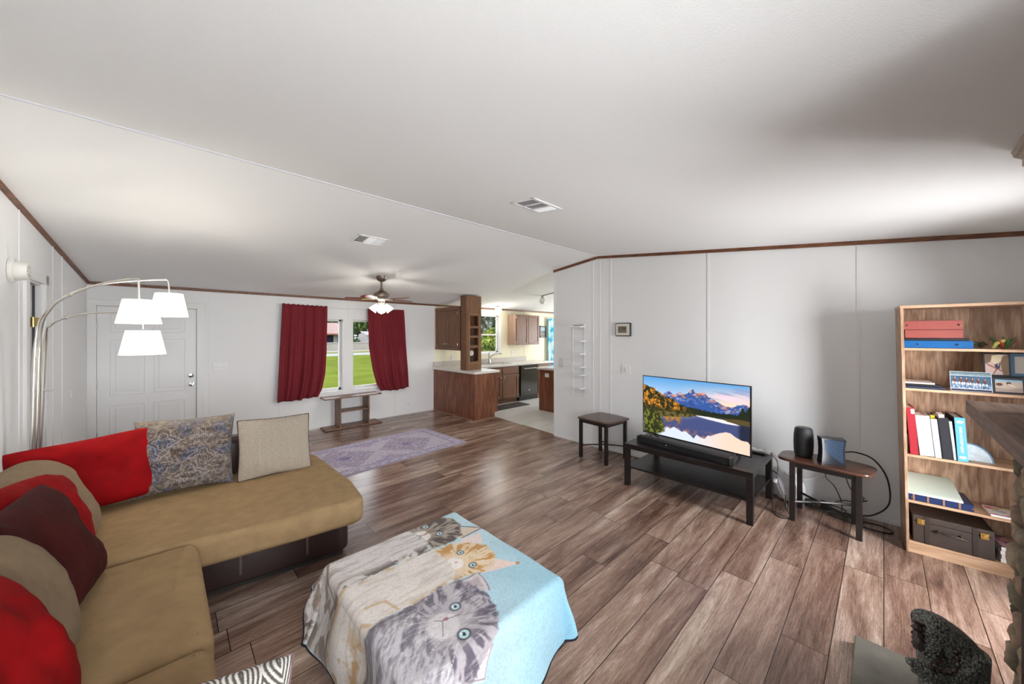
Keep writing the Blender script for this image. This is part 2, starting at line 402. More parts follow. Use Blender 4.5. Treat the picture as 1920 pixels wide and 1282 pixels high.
def grid_obj(name, P, pic, material, parent=None, smooth=True, base=None):
    """mesh from a (ny,nx,3) array of world points, coloured by the picture"""
    ny, nx, _ = P.shape; inv = BASE[parent.name] if parent is not None else (base or Matrix.Identity(4))
    I = np.array(inv); V = P.reshape(-1, 3) @ I[:3, :3].T + I[:3, 3]
    idx = np.arange(ny*nx).reshape(ny, nx); Fq = np.stack([idx[:-1, :-1], idx[:-1, 1:], idx[1:, 1:], idx[1:, :-1]], -1).reshape(-1, 4)
    me = bpy.data.meshes.new(name); me.vertices.add(len(V)); me.vertices.foreach_set('co', V.astype(np.float32).ravel())
    me.loops.add(Fq.size); me.loops.foreach_set('vertex_index', Fq.ravel().astype(np.int32)); me.polygons.add(len(Fq))
    me.polygons.foreach_set('loop_start', (np.arange(len(Fq))*4).astype(np.int32)); me.polygons.foreach_set('loop_total', np.full(len(Fq), 4, np.int32))
    me.update(calc_edges=True); me.validate(clean_customdata=False)
    if pic is not None:
        a = me.color_attributes.new('Col', 'FLOAT_COLOR', 'POINT'); a.data.foreach_set('color', pic.rgba().ravel())
    if smooth: me.shade_smooth()
    me.materials.append(material); o = bpy.data.objects.new(name, me); COL.objects.link(o)
    BASE[o.name] = inv
    if parent is not None: o.parent = parent
    return o
def flatpic(name, pic, P0, U, V, material, parent):
    """flat picture: P0 upper-left corner, U to the right, V downwards"""
    P0, U, V = map(lambda q: np.array(q, float), (P0, U, V)); s = np.linspace(0, 1, pic.nx); t = np.linspace(0, 1, pic.ny)
    P = P0+s[None, :, None]*U+t[:, None, None]*V
    return grid_obj(name, P, pic, material, parent, smooth=False)
# ================================================================== THE ROOM
def ceil_z(y): return 2.27+.122*(6.74-y) if y >= 2.86 else 2.743-.106*(2.86-y)
def lwx(y): return -.709-.0296*(6.74-y)
def wallseg(mb, A, B, t, z0=0, z1=None, over=.02):
    A = Vector(A); B = Vector(B)
    if z1 is None and (A.y-2.86)*(B.y-2.86) < -1e-6:
        k = (2.86-A.y)/(B.y-A.y); Mx = A.lerp(B, k); wallseg(mb, A, Mx, t, z0, z1, over); wallseg(mb, Mx, B, t, z0, z1, over); return
    d = (B-A).normalized(); n = Vector((d.y, -d.x))*t
    za = ceil_z(A.y)+over if z1 is None else z1; zb = ceil_z(B.y)+over if z1 is None else z1
    p = [(A.x, A.y, z0), (B.x, B.y, z0), (B.x+n.x, B.y+n.y, z0), (A.x+n.x, A.y+n.y, z0), (A.x, A.y, za), (B.x, B.y, zb), (B.x+n.x, B.y+n.y, zb), (A.x+n.x, A.y+n.y, za)]
    mb.add(p, [(0, 3, 2, 1), (4, 5, 6, 7), (0, 1, 5, 4), (1, 2, 6, 5), (2, 3, 7, 6), (3, 0, 4, 7)])
def holes(mb, y, x0, x1, ops, t):
    """wall along X at y with openings (xa,xb,za,zb)"""
    x = x0
    for xa, xb, za, zb in ops:
        if xa > x: wallseg(mb, (x, y), (xa, y), t)
        if za > 0: wallseg(mb, (xa, y), (xb, y), t, 0, za)
        wallseg(mb, (xa, y), (xb, y), t, zb, None)
        x = xb
    if x < x1: wallseg(mb, (x, y), (x1, y), t)

mb = MB(); mb.prism([(-1.8, -1.2), (4.56, -1.2), (4.56, 3.665), (4.50, 3.70), (4.655, 5.22), (4.655, 6.9), (-1.8, 6.9)], -.06, 0)
struct('floor', mb, FLOOR)
mb = MB(); mb.prism([(4.50, 3.70), (4.56, 3.6), (4.56, 2.6), (9.4, 2.6), (9.4, 6.9), (4.655, 6.9), (4.655, 5.22)], -.06, 0)
struct('floor_kitchen', mb, TILE)
mb = MB(); mb.box(-.775, .02, -.008, .008, 0, .006, M=Matrix.Translation((4.583, 4.46, 0)) @ Matrix.Rotation(R(84.4), 4, 'Z'))
struct('trim_1', mb, mat('tan_transition', rgb(150, 124, 104), .5))
mb = MB()
for y0, y1 in ((2.86, 6.95), (-1.3, 2.86)):
    mb.add([(-1.9, y0, ceil_z(y0)), (9.5, y0, ceil_z(y0)), (9.5, y1, ceil_z(y1)), (-1.9, y1, ceil_z(y1)), (-1.9, y0, ceil_z(y0)+.1), (9.5, y0, ceil_z(y0)+.1), (9.5, y1, ceil_z(y1)+.1), (-1.9, y1, ceil_z(y1)+.1)],
           [(0, 1, 2, 3), (4, 7, 6, 5), (0, 4, 5, 1), (2, 6, 7, 3), (1, 5, 6, 2), (0, 3, 7, 4)])
struct('ceiling', mb, CEIL)
mb = MB(); mb.box(-.85, 4.46, 2.852, 2.868, 2.737, 2.7425); struct('trim_2', mb, mat('ridge_strip', (.72, .73, .78), .5))

mb = MB(); holes(mb, 6.74, -.86, 4.145, [(-.64, .30, 0, 1.985), (1.55, 2.285, .61, 1.90), (2.437, 3.2, .61, 1.90)], -.16); struct('wall_front', mb, WALL)
mb = MB(); holes(mb, 6.74, 4.145, 9.4, [(5.0, 6.1, 1.15, 2.11), (7.95, 8.75, .6, 2.03)], -.16)
struct('wall_kitchen', mb, CREAM)
mb = MB(); wallseg(mb, (4.46, 3.665), (4.46, -1.02), -.12); struct('wall_right', mb, WALL)
mb = MB(); wallseg(mb, (9.4, -.1), (9.4, 3.8), .1); wallseg(mb, (9.4, 3.8), (9.4, 5.9), .1, 0, .8); wallseg(mb, (9.4, 3.8), (9.4, 5.9), .1, 2.05); wallseg(mb, (9.4, 5.9), (9.4, 6.9), .1)
wallseg(mb, (4.58, 2.7), (9.4, 2.7), .1); struct('wall_far_kitchen', mb, CREAM)
mb = MB(); wallseg(mb, (lwx(-1.1), -1.1), (lwx(4.52), 4.52), -.12); wallseg(mb, (lwx(4.95), 4.95), (lwx(6.9), 6.9), -.12)
wallseg(mb, (lwx(4.52), 4.52), (lwx(4.95), 4.95), -.12, 2.045, None); struct('wall_left', mb, WALL)
mb = MB(); wallseg(mb, (-1.7, 3.6), (-1.7, 5.9), -.1); wallseg(mb, (-1.7, 3.9), (-.9, 3.9), .1); wallseg(mb, (-1.7, 5.6), (-.9, 5.6), -.1)
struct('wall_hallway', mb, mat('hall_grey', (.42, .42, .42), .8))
mb = MB(); holes(mb, -1.02, -1.0, 4.6, [(-.65, 1.05, .70, 2.0), (2.95, 3.65, .08, 2.03)], .1); struct('wall_back', mb, WALL)

# baseboards and thin white mouldings
BB = mat('white_trim', (.80, .80, .79), .45)
mb = MB(); wallseg(mb, (.39, 6.74), (4.13, 6.74), .012, 0, .032); struct('baseboard_front', mb, BB)
mb = MB(); wallseg(mb, (4.46, 3.66), (4.46, -1.02), .012, 0, .032); struct('baseboard_right', mb, BB)
mb = MB(); wallseg(mb, (lwx(-1), -1), (lwx(4.44), 4.44), .012, 0, .032); wallseg(mb, (lwx(5.03), 5.03), (lwx(6.73), 6.73), .012, 0, .032); struct('baseboard_left', mb, BB)
# brown moulding under the ceiling
def ctrim(name, A, B, d=.016, h=.036):
    A = Vector(A); B = Vector(B)
    mb = MB(); segs = [(A, B)]
    if (A.y-2.86)*(B.y-2.86) < -1e-6:
        k = (2.86-A.y)/(B.y-A.y); Mx = A.lerp(B, k); segs = [(A, Mx), (Mx, B)]
    for a, b in segs:
        dd = (b-a).normalized(); n = Vector((dd.y, -dd.x))*d
        za, zb = ceil_z(a.y)+.001, ceil_z(b.y)+.001
        mb.add([(a.x, a.y, za-h), (b.x, b.y, zb-h), (b.x+n.x, b.y+n.y, zb-h), (a.x+n.x, a.y+n.y, za-h), (a.x, a.y, za), (b.x, b.y, zb), (b.x+n.x*1.3, b.y+n.y*1.3, zb), (a.x+n.x*1.3, a.y+n.y*1.3, za)],
               [(0, 3, 2, 1), (4, 5, 6, 7), (0, 1, 5, 4), (1, 2, 6, 5), (2, 3, 7, 6), (3, 0, 4, 7)])
    struct(name, mb, TRIM)
ctrim('trim_3', (-.72, 6.74), (9.4, 6.74)); ctrim('trim_4', (4.46, 3.665), (4.46, -1.02)); ctrim('trim_5', (lwx(-1.02), -1.02), (lwx(6.74), 6.74))
# wall panel seams
k = 6
for y, wd in ((3.665-.012, .024), (2.934, .01), (2.818, .008), (2.647, .02), (1.395, .022), (.16, .022)):
    mb = MB(); mb.box(4.455, 4.46, y-wd/2, y+wd/2, .03, ceil_z(y)-.03); struct('trim_%d' % k, mb, BB); k += 1
for x in (.43, 1.30, 2.36, 3.25):
    mb = MB(); mb.box(x-.008, x+.008, 6.736, 6.74, .03 if x < 1.5 or x > 3.1 else 1.9, 2.23); struct('trim_%d' % k, mb, BB); k += 1
for y in (4.36, 5.24, 5.56):
    mb = MB(); mb.box(lwx(y), lwx(y)+.005, y-.008, y+.008, .03, ceil_z(y)-.03); struct('trim_%d' % k, mb, BB); k += 1
mb = MB(); mb.box(6.93, 6.95, 6.736, 6.74, 1.02, 2.23); struct('trim_%d' % k, mb, mat('cream_seam', rgb(225, 216, 180), .6)); k += 1

# front door, six panels
d = solo('door_1', MB().box(-.632, .292, 6.752, 6.792, .01, 1.976, bev=.002), WHITE, kind='structure')
DP = mat('door_panel', (.80, .80, .80), .4)
for xa, xb in ((-.51, -.22), (-.12, .17)):
    for za, zb in ((1.66, 1.87), (.86, 1.55), (.14, .72)):
        mb = MB(); mb.box(xa, xb, 6.750, 6.753, za, zb); 
        f = MB()
        for q in ((xa-.012, xa, za-.012, zb+.012), (xb, xb+.012, za-.012, zb+.012), (xa, xb, za-.012, za), (xa, xb, zb, zb+.012)): f.box(q[0], q[1], 6.744, 6.753, q[2], q[3], bev=.003)
        f.box(xa+.035, xb-.035, 6.745, 6.752, za+.035, zb-.035, bev=.003)
        part('door_panel', f, DP, d)
for z, nm in ((1.045, 'deadbolt'), (.925, 'door_knob')):
    mb = MB(); Mx = Matrix.Translation((.235, 6.752, z)) @ Matrix.Rotation(R(90), 4, 'X')
    mb.lathe([(.033, 0), (.033, .008), (.012, .012), (.012, .03), (.028, .038), (.030, .052), (.022, .064), (0.001, .068)] if nm == 'door_knob' else [(.033, 0), (.033, .01), (.024, .02), (.001, .022)], M=Mx)
    part(nm, mb, CHROME, d, True)
for z in (.35, 1.0, 1.72):
    part('hinge', MB().box(-.646, -.628, 6.735, 6.755, z-.05, z+.05, bev=.003), mat('hinge_steel', (.4, .39, .37), .35, metal=1), d)
mb = MB()
mb.box(-.71, -.635, 6.722, 6.742, 0, 2.055, bev=.004); mb.box(.297, .385, 6.722, 6.742, 0, 2.055, bev=.004); mb.box(-.71, .385, 6.72, 6.742, 1.98, 2.055, bev=.004)
mb.box(-.645, -.634, 6.74, 6.8, 0, 1.985); mb.box(.294, .305, 6.74, 6.8, 0, 1.985); mb.box(-.64, .3, 6.74, 6.8, 1.978, 1.99); mb.box(-.66, .32, 6.795, 6.81, 0, 2.0)
part('door_frame', mb, BB, d)
# side doorway on the left wall
y0 = 4.52; mb = MB()
for a, b, z0, z1 in ((4.45, 4.52, 0, 2.045), (4.95, 5.03, 0, 2.12), (4.45, 5.03, 2.045, 2.12)):
    wallseg(mb, (lwx(a)+.0, a), (lwx(b)+.0, b), .018, z0, z1)
d2 = solo('door_2', mb, BB, kind='structure')
part('door_leaf', MB().box(-1.52, -.818, 4.925, 4.946, .01, 2.03, bev=.002), WHITE, d2)
part('door_jamb', MB().box(-.801, -.765, 4.925, 4.95, .0, 2.045, bev=.002).box(-.88, -.77, 4.52, 4.95, 2.03, 2.045), BB, d2)
part('door_gap_shade', MB().box(-.818, -.801, 4.945, 4.95, .0, 2.03), mat('gap_grey', (.16, .16, .17), .8), d2)  # dark strip stands in for the shade behind the leaf
for zz in (1.687, .25): part('hinge', MB().box(-.846, -.816, 4.921, 4.926, zz, zz+.076).box(-.803, -.776, 4.921, 4.926, zz, zz+.076).cyl((-.810, 4.922, zz-.004), (-.810, 4.922, zz+.08), .007, 8), BRASS, d2)

# windows
def window(n, x0, x1, z0, z1, rail=None, cas=0):
    fr = MB(); Y0, Y1 = 6.742, 6.90
    fr.box(x0, x0+.012, Y0, Y1, z0, z1); fr.box(x1-.012, x1, Y0, Y1, z0, z1); fr.box(x0, x1, Y0, Y1, z1-.012, z1); fr.box(x0, x1, Y0-.012, Y1, z0-.01, z0+.012)
    for q in ((x0+.012, x0+.045, z0, z1), (x1-.045, x1-.012, z0, z1), (x0, x1, z0+.012, z0+.05), (x0, x1, z1-.04, z1-.01)): fr.box(q[0], q[1], 6.865, 6.895, q[2], q[3])
    if rail: fr.box(x0, x1, 6.862, 6.892, rail-.018, rail+.018)
    o = solo('window_%d' % n, fr, WHITE, kind='structure')
    part('window_glass', MB().box(x0+.03, x1-.03, 6.878, 6.882, z0+.03, z1-.03), GLASS, o)
    return o
window(1, 1.55, 2.285, .61, 1.90); window(2, 2.437, 3.2, .61, 1.90); window(3, 5.0, 6.1, 1.15, 2.11, 1.615); window(4, 7.95, 8.75, .6, 2.03, 1.32)
for n, (x0, x1, z0, z1) in ((5, (-.65, 1.05, .70, 2.0)),):  # assumed rear window, unseen, added to let the fill light in
    fr = MB()
    for q in ((x0, x0+.05, z0, z1), (x1-.05, x1, z0, z1), ((x0+x1)/2-.03, (x0+x1)/2+.03, z0, z1), (x0, x1, z0, z0+.05), (x0, x1, z1-.05, z1)): fr.box(q[0], q[1], -1.11, -1.04, q[2], q[3])
    o = solo('window_%d' % n, fr, WHITE, kind='structure'); part('window_glass', MB().box(x0+.04, x1-.04, -1.078, -1.074, z0+.04, z1-.04), GLASS, o)
fr = MB(); x0, x1, z0, z1 = 2.95, 3.65, .02, 2.03
for q in ((x0, x0+.06, z0, z1), (x1-.06, x1, z0, z1), (x0, x1, z0, z0+.12), (x0, x1, z1-.07, z1)): fr.box(q[0], q[1], -1.09, -1.03, q[2], q[3])
o = solo('door_3', fr, WHITE, kind='structure'); part('door_glass', MB().box(x0+.05, x1-.05, -1.062, -1.058, z0+.1, z1-.06), GLASS, o)

# ceiling vents
def vent(name, label, x0, x1, y0, y1, darks):
    yc = (y0+y1)/2; sl = math.atan(-.122 if yc > 2.86 else .106)
    M = Matrix.Translation(((x0+x1)/2, yc, ceil_z(yc))) @ Matrix.Rotation(sl, 4, 'X'); W, D = (x1-x0)/2, (y1-y0)/2
    t = thing(name, label, 'vent', ((x0+x1)/2, yc, ceil_z(yc)))
    mb = MB(M); b = .028
    mb.box(-W, W, -D, -D+b, -.008, 0, bev=.003); mb.box(-W, W, D-b, D, -.008, 0, bev=.003); mb.box(-W, -W+b, -D, D, -.008, 0, bev=.003); mb.box(W-b, W, -D, D, -.008, 0, bev=.003)
    n = 3; cw = (2*W-2*b)/n
    for i in (1, 2): mb.box(-W+b+cw*i-.006, -W+b+cw*i+.006, -D, D, -.008, 0)
    part('vent_frame', mb, WHITE, t)
    part('vent_shade_sheet', MB(M).box(-W+.01, W-.01, -D+.01, D-.01, -.002, -.001), mat('vent_dark', (.05, .05, .055), .8), t)  # dark sheet stands in for the unlit duct behind the louvers
    for i in range(n):
        mb = MB(M); xa = -W+b+cw*i+.006; xb = xa+cw-.012; ang = R(darks[i])
        for k in range(11):
            yy = -D+b+(2*D-2*b)*(k+.5)/11
            mb.box(xa, xb, -.0062, .0062, -.0004, .0004, M=Matrix.Translation((0, yy, -.006)) @ Matrix.Rotation(ang, 4, 'X'))
        part('louver', mb, WHITE, t)
vent('ceiling_vent', 'white ceiling vent nearer the ceiling fan, with three louvered sections', 1.39, 1.73, 3.69, 3.93, (14, -70, -45))
vent('ceiling_vent', 'ceiling vent on the sofa side of the ridge seam, with two dark sections', 1.935, 2.28, 1.785, 2.03, (16, 16, -60))

# switches, outlets, small wall things
def plate(name, label, cat, M, w_, h_, toggles=0, kind='switch', mt=None):
    t = thing(name, label, cat, tuple(M.translation))
    part('cover_plate', MB(M).box(-w_/2, w_/2, -.006, 0, -h_/2, h_/2, bev=.002), mt or WHITE, t)
    if kind == 'switch':
        for i in range(toggles):
            x = (i-(toggles-1)/2)*.046
            part('toggle', MB(M).box(x-.005, x+.005, -.016, -.005, -.012, .010, bev=.002), OFFW, t)
    elif kind == 'rocker': part('rocker', MB(M).box(-.017, .017, -.010, -.005, -.033, .033, bev=.002), OFFW, t)
    else:
        for z in (-.021, .021):
            mb = MB(M); mb.box(-.016, .016, -.009, -.005, z-.014, z+.014, bev=.004); o = part('socket', mb, OFFW, t)
            part('slot', MB(M).box(-.008, -.006, -.0095, -.0085, z-.006, z+.006).box(.006, .008, -.0095, -.0085, z-.006, z+.006), BLACK, o)
    return t
FM = lambda x, z: Matrix.Translation((x, 6.74, z))
RM = lambda y, z: Matrix.Translation((4.46, y, z)) @ Matrix.Rotation(R(-90), 4, 'Z')
LM = lambda y, z: Matrix.Translation((lwx(y), y, z)) @ Matrix.Rotation(R(90), 4, 'Z')
plate('light_switch', 'white wall plate with three toggles beside the front door', 'light switch', FM(.556, 1.147), .165, .115, 3)
plate('wall_outlet', 'white outlet low on the wall between red curtain and kitchen peninsula', 'outlet', FM(3.555, .20), .07, .115, kind='outlet')
plate('light_switch', 'white blank-looking switch plate on the wall left of the television', 'light switch', RM(2.417, 1.145), .115, .115, 1, kind='rocker')
plate('wall_outlet', 'white outlet with plugged cords behind the half-oval side table', 'outlet', RM(.40, .30), .075, .12, kind='outlet')
plate('wall_outlet', 'white outlet on the cream wall behind the peninsula counter', 'outlet', FM(4.62, 1.10), .07, .115, kind='outlet')
plate('wall_outlet', 'cream outlet above the sink counter under the right hand upper cabinet', 'outlet', FM(6.50, 1.13), .07, .115, kind='outlet')
plate('light_switch', 'chrome decorative switch plate near the kitchen end of the right wall', 'light switch', RM(3.52, 1.18), .075, .14, 1, mt=CHROME)
plate('light_switch', 'small white switch near the corner, left of the front door', 'light switch', LM(5.93, 1.0), .045, .07, 1, kind='rocker')
M = LM(4.19, 2.065)
t = thing('smoke_alarm', 'white round smoke alarm drum high on the left wall', 'smoke alarm', tuple(M.translation))
MM = M @ Matrix.Rotation(R(90), 4, 'X')
part('mounting_plate', MB().lathe([(.085, 0), (.085, .015), (.075, .022), (.001, .022)], M=MM), OFFW, t, True)
a = part('alarm_body', MB().lathe([(.065, .022), (.068, .03), (.062, .070), (.056, .078), (.001, .079)], M=MM), OFFW, t, True)
g = MB()
for i in range(8): g.box(.025, .045, -.003, .003, .0785, .0805, M=MM @ Matrix.Rotation(i*math.pi/4, 4, 'Z'))
part('sound_slots', g, mat('grey_slots', (.35, .34, .32), .6), a)
# digital wall clock
M = RM(2.446, 1.687)
t = thing('wall_clock', 'black framed digital clock with white face on the right wall', 'clock', tuple(M.translation))
part('clock_case', MB(M).box(-.115, .115, -.030, 0, -.09, .09, bev=.012, seg=3), BLACK, t, True)
part('clock_face', MB(M).box(-.103, .097, -.033, -.028, -.078, .078, bev=.003), mat('clock_face', rgb(216, 210, 200), .4), t)
sc = part('clock_display', MB(M).box(-.07, .058, -.0345, -.032, -.045, .045), mat('lcd', rgb(122, 112, 92), .3), t)
part('clock_digits', text_mesh('1:04', .062, M @ Matrix.Translation((-.006, -.0350, .010)) @ Matrix.Rotation(R(90), 4, 'X')), mat('lcd_ink', rgb(38, 28, 14), .5), sc)
part('clock_date_line', text_mesh('10 3', .016, M @ Matrix.Translation((-.006, -.0350, -.035)) @ Matrix.Rotation(R(90), 4, 'X')), mat('lcd_ink', rgb(38, 28, 14), .5), sc)
# white wire wall rack
t = thing('wall_rack', 'white wire wall rack with six small shelves on the right wall', 'rack', (4.46, 3.17, 1.2))
for y in (3.285, 3.075): part('upright', MB().tube([(4.452, y, 1.775), (4.452, y, .69)], .004, 6), WHITE, t)
for zz in (1.775, .69): part('cross_bar', MB().tube([(4.45, 3.285, zz), (4.45, 3.075, zz)], .004, 6), WHITE, t)
part('hook_strip', MB().box(4.444, 4.456, 3.11, 3.27, 1.752, 1.764), mat('grey_slots', (.35, .34, .32), .6), t)
for z in (1.731, 1.517, 1.328, 1.138, 1.02, .822):
    mb = MB(); mb.box(4.33, 4.452, 3.06, 3.32, z-.004, z+.003); mb.box(4.326, 4.332, 3.06, 3.32, z-.006, z+.016); mb.box(4.33, 4.452, 3.056, 3.060, z-.004, z+.014)
    part('shelf', mb, WHITE, t)

# ================================================================== CEILING FAN AND GLOBES
FX, FY = 2.26, 5.11; cz = ceil_z(FY)
t = thing('ceiling_fan', 'five-bladed ceiling fan with lit glass shades in front of the red curtains', 'ceiling fan', (FX, FY, cz))
PEW = mat('pewter', rgb(120, 108, 98), .35, metal=.7)
part('canopy', MB().lathe([(.001, -.075), (.03, -.075), (.06, -.055), (.072, -.025), (.078, .012)], (FX, FY, cz)), PEW, t, True)
part('downrod', MB().cyl((FX, FY, cz-.07), (FX, FY, cz-.21), .014), PEW, t, True)
part('motor_housing', MB().lathe([(.001, -.30), (.09, -.30), (.112, -.275), (.112, -.255), (.08, -.225), (.035, -.205), (.022, -.175), (.018, -.165)], (FX, FY, cz)), PEW, t, True)
fr_ = math.atan2(math.sin(YAW-R(90)), math.cos(YAW-R(90)))
right = Vector((math.sin(YAW), -math.cos(YAW)))
ra = math.atan2(right.y, right.x)
for i in range(5):
    a = ra+R(-25+72*i); M = Matrix.Translation((FX, FY, 2.135)) @ Matrix.Rotation(a, 4, 'Z') @ Matrix.Rotation(R(15), 4, 'X')
    pl = roundpoly([(.20, -.045), (.50, -.062), (.50, .062), (.20, .045)], [.01, .05, .05, .01])
    b = part('fan_blade', MB(M).prism(pl, 0, .007), wood('blade_wood', rgb(92, 26, 22), rgb(130, 44, 34), axis=0, scale=1, rough=.3) if i == 0 else MATS.setdefault('bl', bpy.data.materials['blade_wood']), t)
    mb = MB(M); mb.box(.07, .22, -.012, .012, -.004, 0, bev=.002); mb.prism(roundpoly([(.18, -.03), (.28, -.02), (.28, .02), (.18, .03)], .012), -.003, 0)
    part('blade_arm', mb, mat('fan_nickel', rgb(205, 190, 170), .25, metal=.9), b)
part('light_fitting', MB().lathe([(.001, -.06), (.03, -.055), (.045, -.03), (.05, 0), (.075, .02), (.07, .035)], (FX, FY, 2.11)), mat('fan_nickel', rgb(205, 190, 170), .25, metal=.9), t, True)
SH = mat('lit_glass_shade', (1, .97, .93), .4, emit=2.2)
for i in range(4):
    a = ra+R(20+90*i); M = Matrix.Translation((FX, FY, 2.06)) @ Matrix.Rotation(a, 4, 'Z') @ Matrix.Translation((.055, 0, 0)) @ Matrix.Rotation(R(-38), 4, 'Y')
    part('glass_shade', MB(M).lathe([(.058, -.115), (.050, -.09), (.040, -.05), (.026, -.02), (.02, 0)]), SH, t, True)
mb = MB(); mb.tube([(FX, FY, 2.06), (FX-.005, FY-.01, 1.93)], .002, 5); mb.sphere((FX-.005, FY-.01, 1.92), .012, 8); part('pull_chain', mb, BRASS, t)
point('fan_bulbs', (FX, FY, 1.95), 11, r=.07)
x, y = 5.72, 6.42; t = thing('globe_light', 'round white ceiling globe in front of the kitchen window', 'light', (x, y, ceil_z(y)))
part('ceiling_base', MB().lathe([(.05, -.05), (.055, -.02), (.06, .01)], (x, y, ceil_z(y))), WHITE, t, True)
part('globe', MB().sphere((x, y, ceil_z(y)-.115), .085, 14), mat('lit_globe', (1, .95, .86), .4, emit=3), t, True)
point('globe_bulb', (x, y-.02, ceil_z(y)-.30), 6, r=.06)
x, y = 5.865, 5.14; z = ceil_z(y); t = thing('track_light', 'white track light with a small globe on the kitchen ceiling', 'light', (x, y, z))
part('track', MB().box(x-.015, x+.015, y-1.0, y+.02, z-.015, z+.01, M=Matrix.Translation((0, y, z)) @ Matrix.Rotation(-.1214, 4, 'X') @ Matrix.Translation((0, -y, -z))), mat('track_grey', (.5, .5, .48), .5), t)
part('lamp_socket', MB().cyl((x, y, z-.01), (x, y, z-.06), .03), mat('track_grey', (.5, .5, .48), .5), t, True)
part('globe', MB().sphere((x, y, z-.12), .07, 12), mat('milk_glass', (.9, .9, .88), .3), t, True)
# ================================================================== KITCHEN
PX0, PX1, PY0 = 4.135, 4.70, 5.30
t = thing('peninsula_cabinet', 'reddish brown wood-panelled peninsula base facing the living room', 'cabinet', (4.4, 5.9, 0))
part('side_panel', MB().box(PX0, PX0+.02, PY0, 6.735, 0, .872, bev=.002), PANEL, t)
mb = MB(); mb.prism([(PX0+.02, 0), (PX1-.07, 0), (PX1-.07, .10), (PX1, .10), (PX1, .872), (PX0+.02, .872)], 0, .02, M=Matrix.Translation((0, PY0+.02, 0)) @ Matrix.Rotation(R(90), 4, 'X')); part('end_panel', mb, PANEL, t)
mb = MB(); mb.box(PX0+.02, PX1-.02, PY0+.02, 6.0, .10, .872); mb.box(PX0+.02, PX1-.09, PY0+.02, 6.0, 0, .10); part('body', mb, CAB, t)
part('base_moulding', MB().box(PX0-.010, PX0, PY0-.01, 6.735, 0, .012).box(PX0, PX1-.07, PY0-.01, PY0, 0, .012), mat('tan_moulding', rgb(150, 116, 94), .5), t)
for ya, yb in ((5.34, 5.66), (5.68, 5.98)):
    o = part('door', MB().box(PX1-.02, PX1, ya, yb, .13, .70, bev=.004), CAB, t); part('knob', MB().sphere((PX1+.015, yb-.04, .64), .014, 8), CHROME, o, True)
    o = part('drawer', MB().box(PX1-.02, PX1, ya, yb, .72, .86, bev=.004), CAB, t); part('knob', MB().sphere((PX1+.015, (ya+yb)/2, .79), .014, 8), CHROME, o, True)
# counter, one L-shaped worktop
t = thing('worktop', 'pale speckled L-shaped kitchen worktop over peninsula and sink wall', 'worktop', (5, 6, .872))
mb = MB().loft(roundpoly([(PX0-.03, PY0-.035), (PX1+.045, PY0-.035), (PX1+.045, 6.73), (PX0-.03, 6.73)], [.02, .02, 0, 0], 4), .874, .92, .008, 3); mb.loft(roundpoly([(PX1+.02, 6.085), (7.40, 6.085), (7.40, 6.73), (PX1+.02, 6.73)], [0, .02, 0, 0], 4), .874, .9198, .008, 3); part('slab', mb, MARBLE, t)
mb = MB(); mb.box(PX0-.01, 7.0, 6.71, 6.73, .92, 1.03, bev=.003); part('backsplash', mb, SPLASH, t)
# column with cubbies
t = thing('cubby_column', 'brown column with four open cubbies standing on the peninsula counter', 'shelf', (4.35, 5.72, .92))
CX0, CX1, CY0, CY1, zt = 4.170, 4.54, 5.63, 5.80, ceil_z(5.8)-.003
mb = MB(); mb.box(CX0, CX0+.02, CY0, CY1, .92, zt); mb.box(CX1-.02, CX1, CY0, CY1, .92, zt); mb.box(CX0, CX1, CY1-.015, CY1, .92, zt); part('carcass', mb, CAB, t)
ops = [(1.79, 1.985), (1.60, 1.745), (1.41, 1.555), (1.09, 1.355)]
fx0, fx1 = 4.26, 4.46
mb = MB(); mb.box(CX0, fx0, CY0-.02, CY0, .92, zt); mb.box(fx1, CX1, CY0-.02, CY0, .92, zt)
zs = [.92]+[q for o_ in reversed(ops) for q in o_]+[zt]
for a, b in zip(zs[::2], zs[1::2]): mb.box(fx0, fx1, CY0-.02, CY0, a, b)
part('face_frame', mb, CAB, t)
mb = MB()
for q in ((fx0-.035, fx0-.02), (fx1+.02, fx1+.035)): mb.box(q[0], q[1], CY0-.028, CY0-.02, 1.05, 2.03, bev=.002)
mb.box(fx0-.035, fx1+.035, CY0-.028, CY0-.02, 2.015, 2.03); mb.box(fx0-.035, fx1+.035, CY0-.028, CY0-.02, 1.045, 1.06); part('moulding', mb, wood('cab_light', rgb(128, 92, 62), rgb(160, 120, 86), axis=2, rings=False), t)
for a, b in zip([1.355, 1.555, 1.745], [1.41, 1.60, 1.79]): part('shelf', MB().box(fx0-.02, fx1+.02, CY0, CY1-.015, b-.02, b), CAB, t)
part('shelf', MB().box(CX0+.02, CX1-.02, CY0, CY1-.015, 1.07, 1.09), CAB, t)
t = thing('ornament_clock', 'small round white ornament in the lowest cubby of the column', 'ornament', (4.34, 5.68, 1.09))
M = Matrix.Translation((4.33, 5.665, 1.25)) @ Matrix.Rotation(R(90), 4, 'X')
part('dial', MB().lathe([(.052, 0), (.055, .012), (.045, .02), (.001, .02)], M=M), mat('pewter_white', (.66, .66, .64), .4), t, True)
mb = MB(); mb.box(4.328, 4.332, 5.642, 5.644, 1.24, 1.28); mb.box(4.31, 4.332, 5.642, 5.644, 1.25, 1.254); part('hands', mb, BLACK, t)
part('stand', MB().box(4.29, 4.37, 5.645, 5.70, 1.0905, 1.20, bev=.008), mat('dark_metal', (.04, .035, .035), .4, metal=.5), t)
t = solo('small_figurine', MB().lathe([(.03, 0), (.034, .02), (.02, .05), (.03, .08), (.012, .1), (.001, .1)], (4.33, 5.70, 1.41)), mat('dark_pot', (.06, .05, .05), .4), 'tiny dark figurine in the third cubby down of the column', 'ornament', smooth=True)
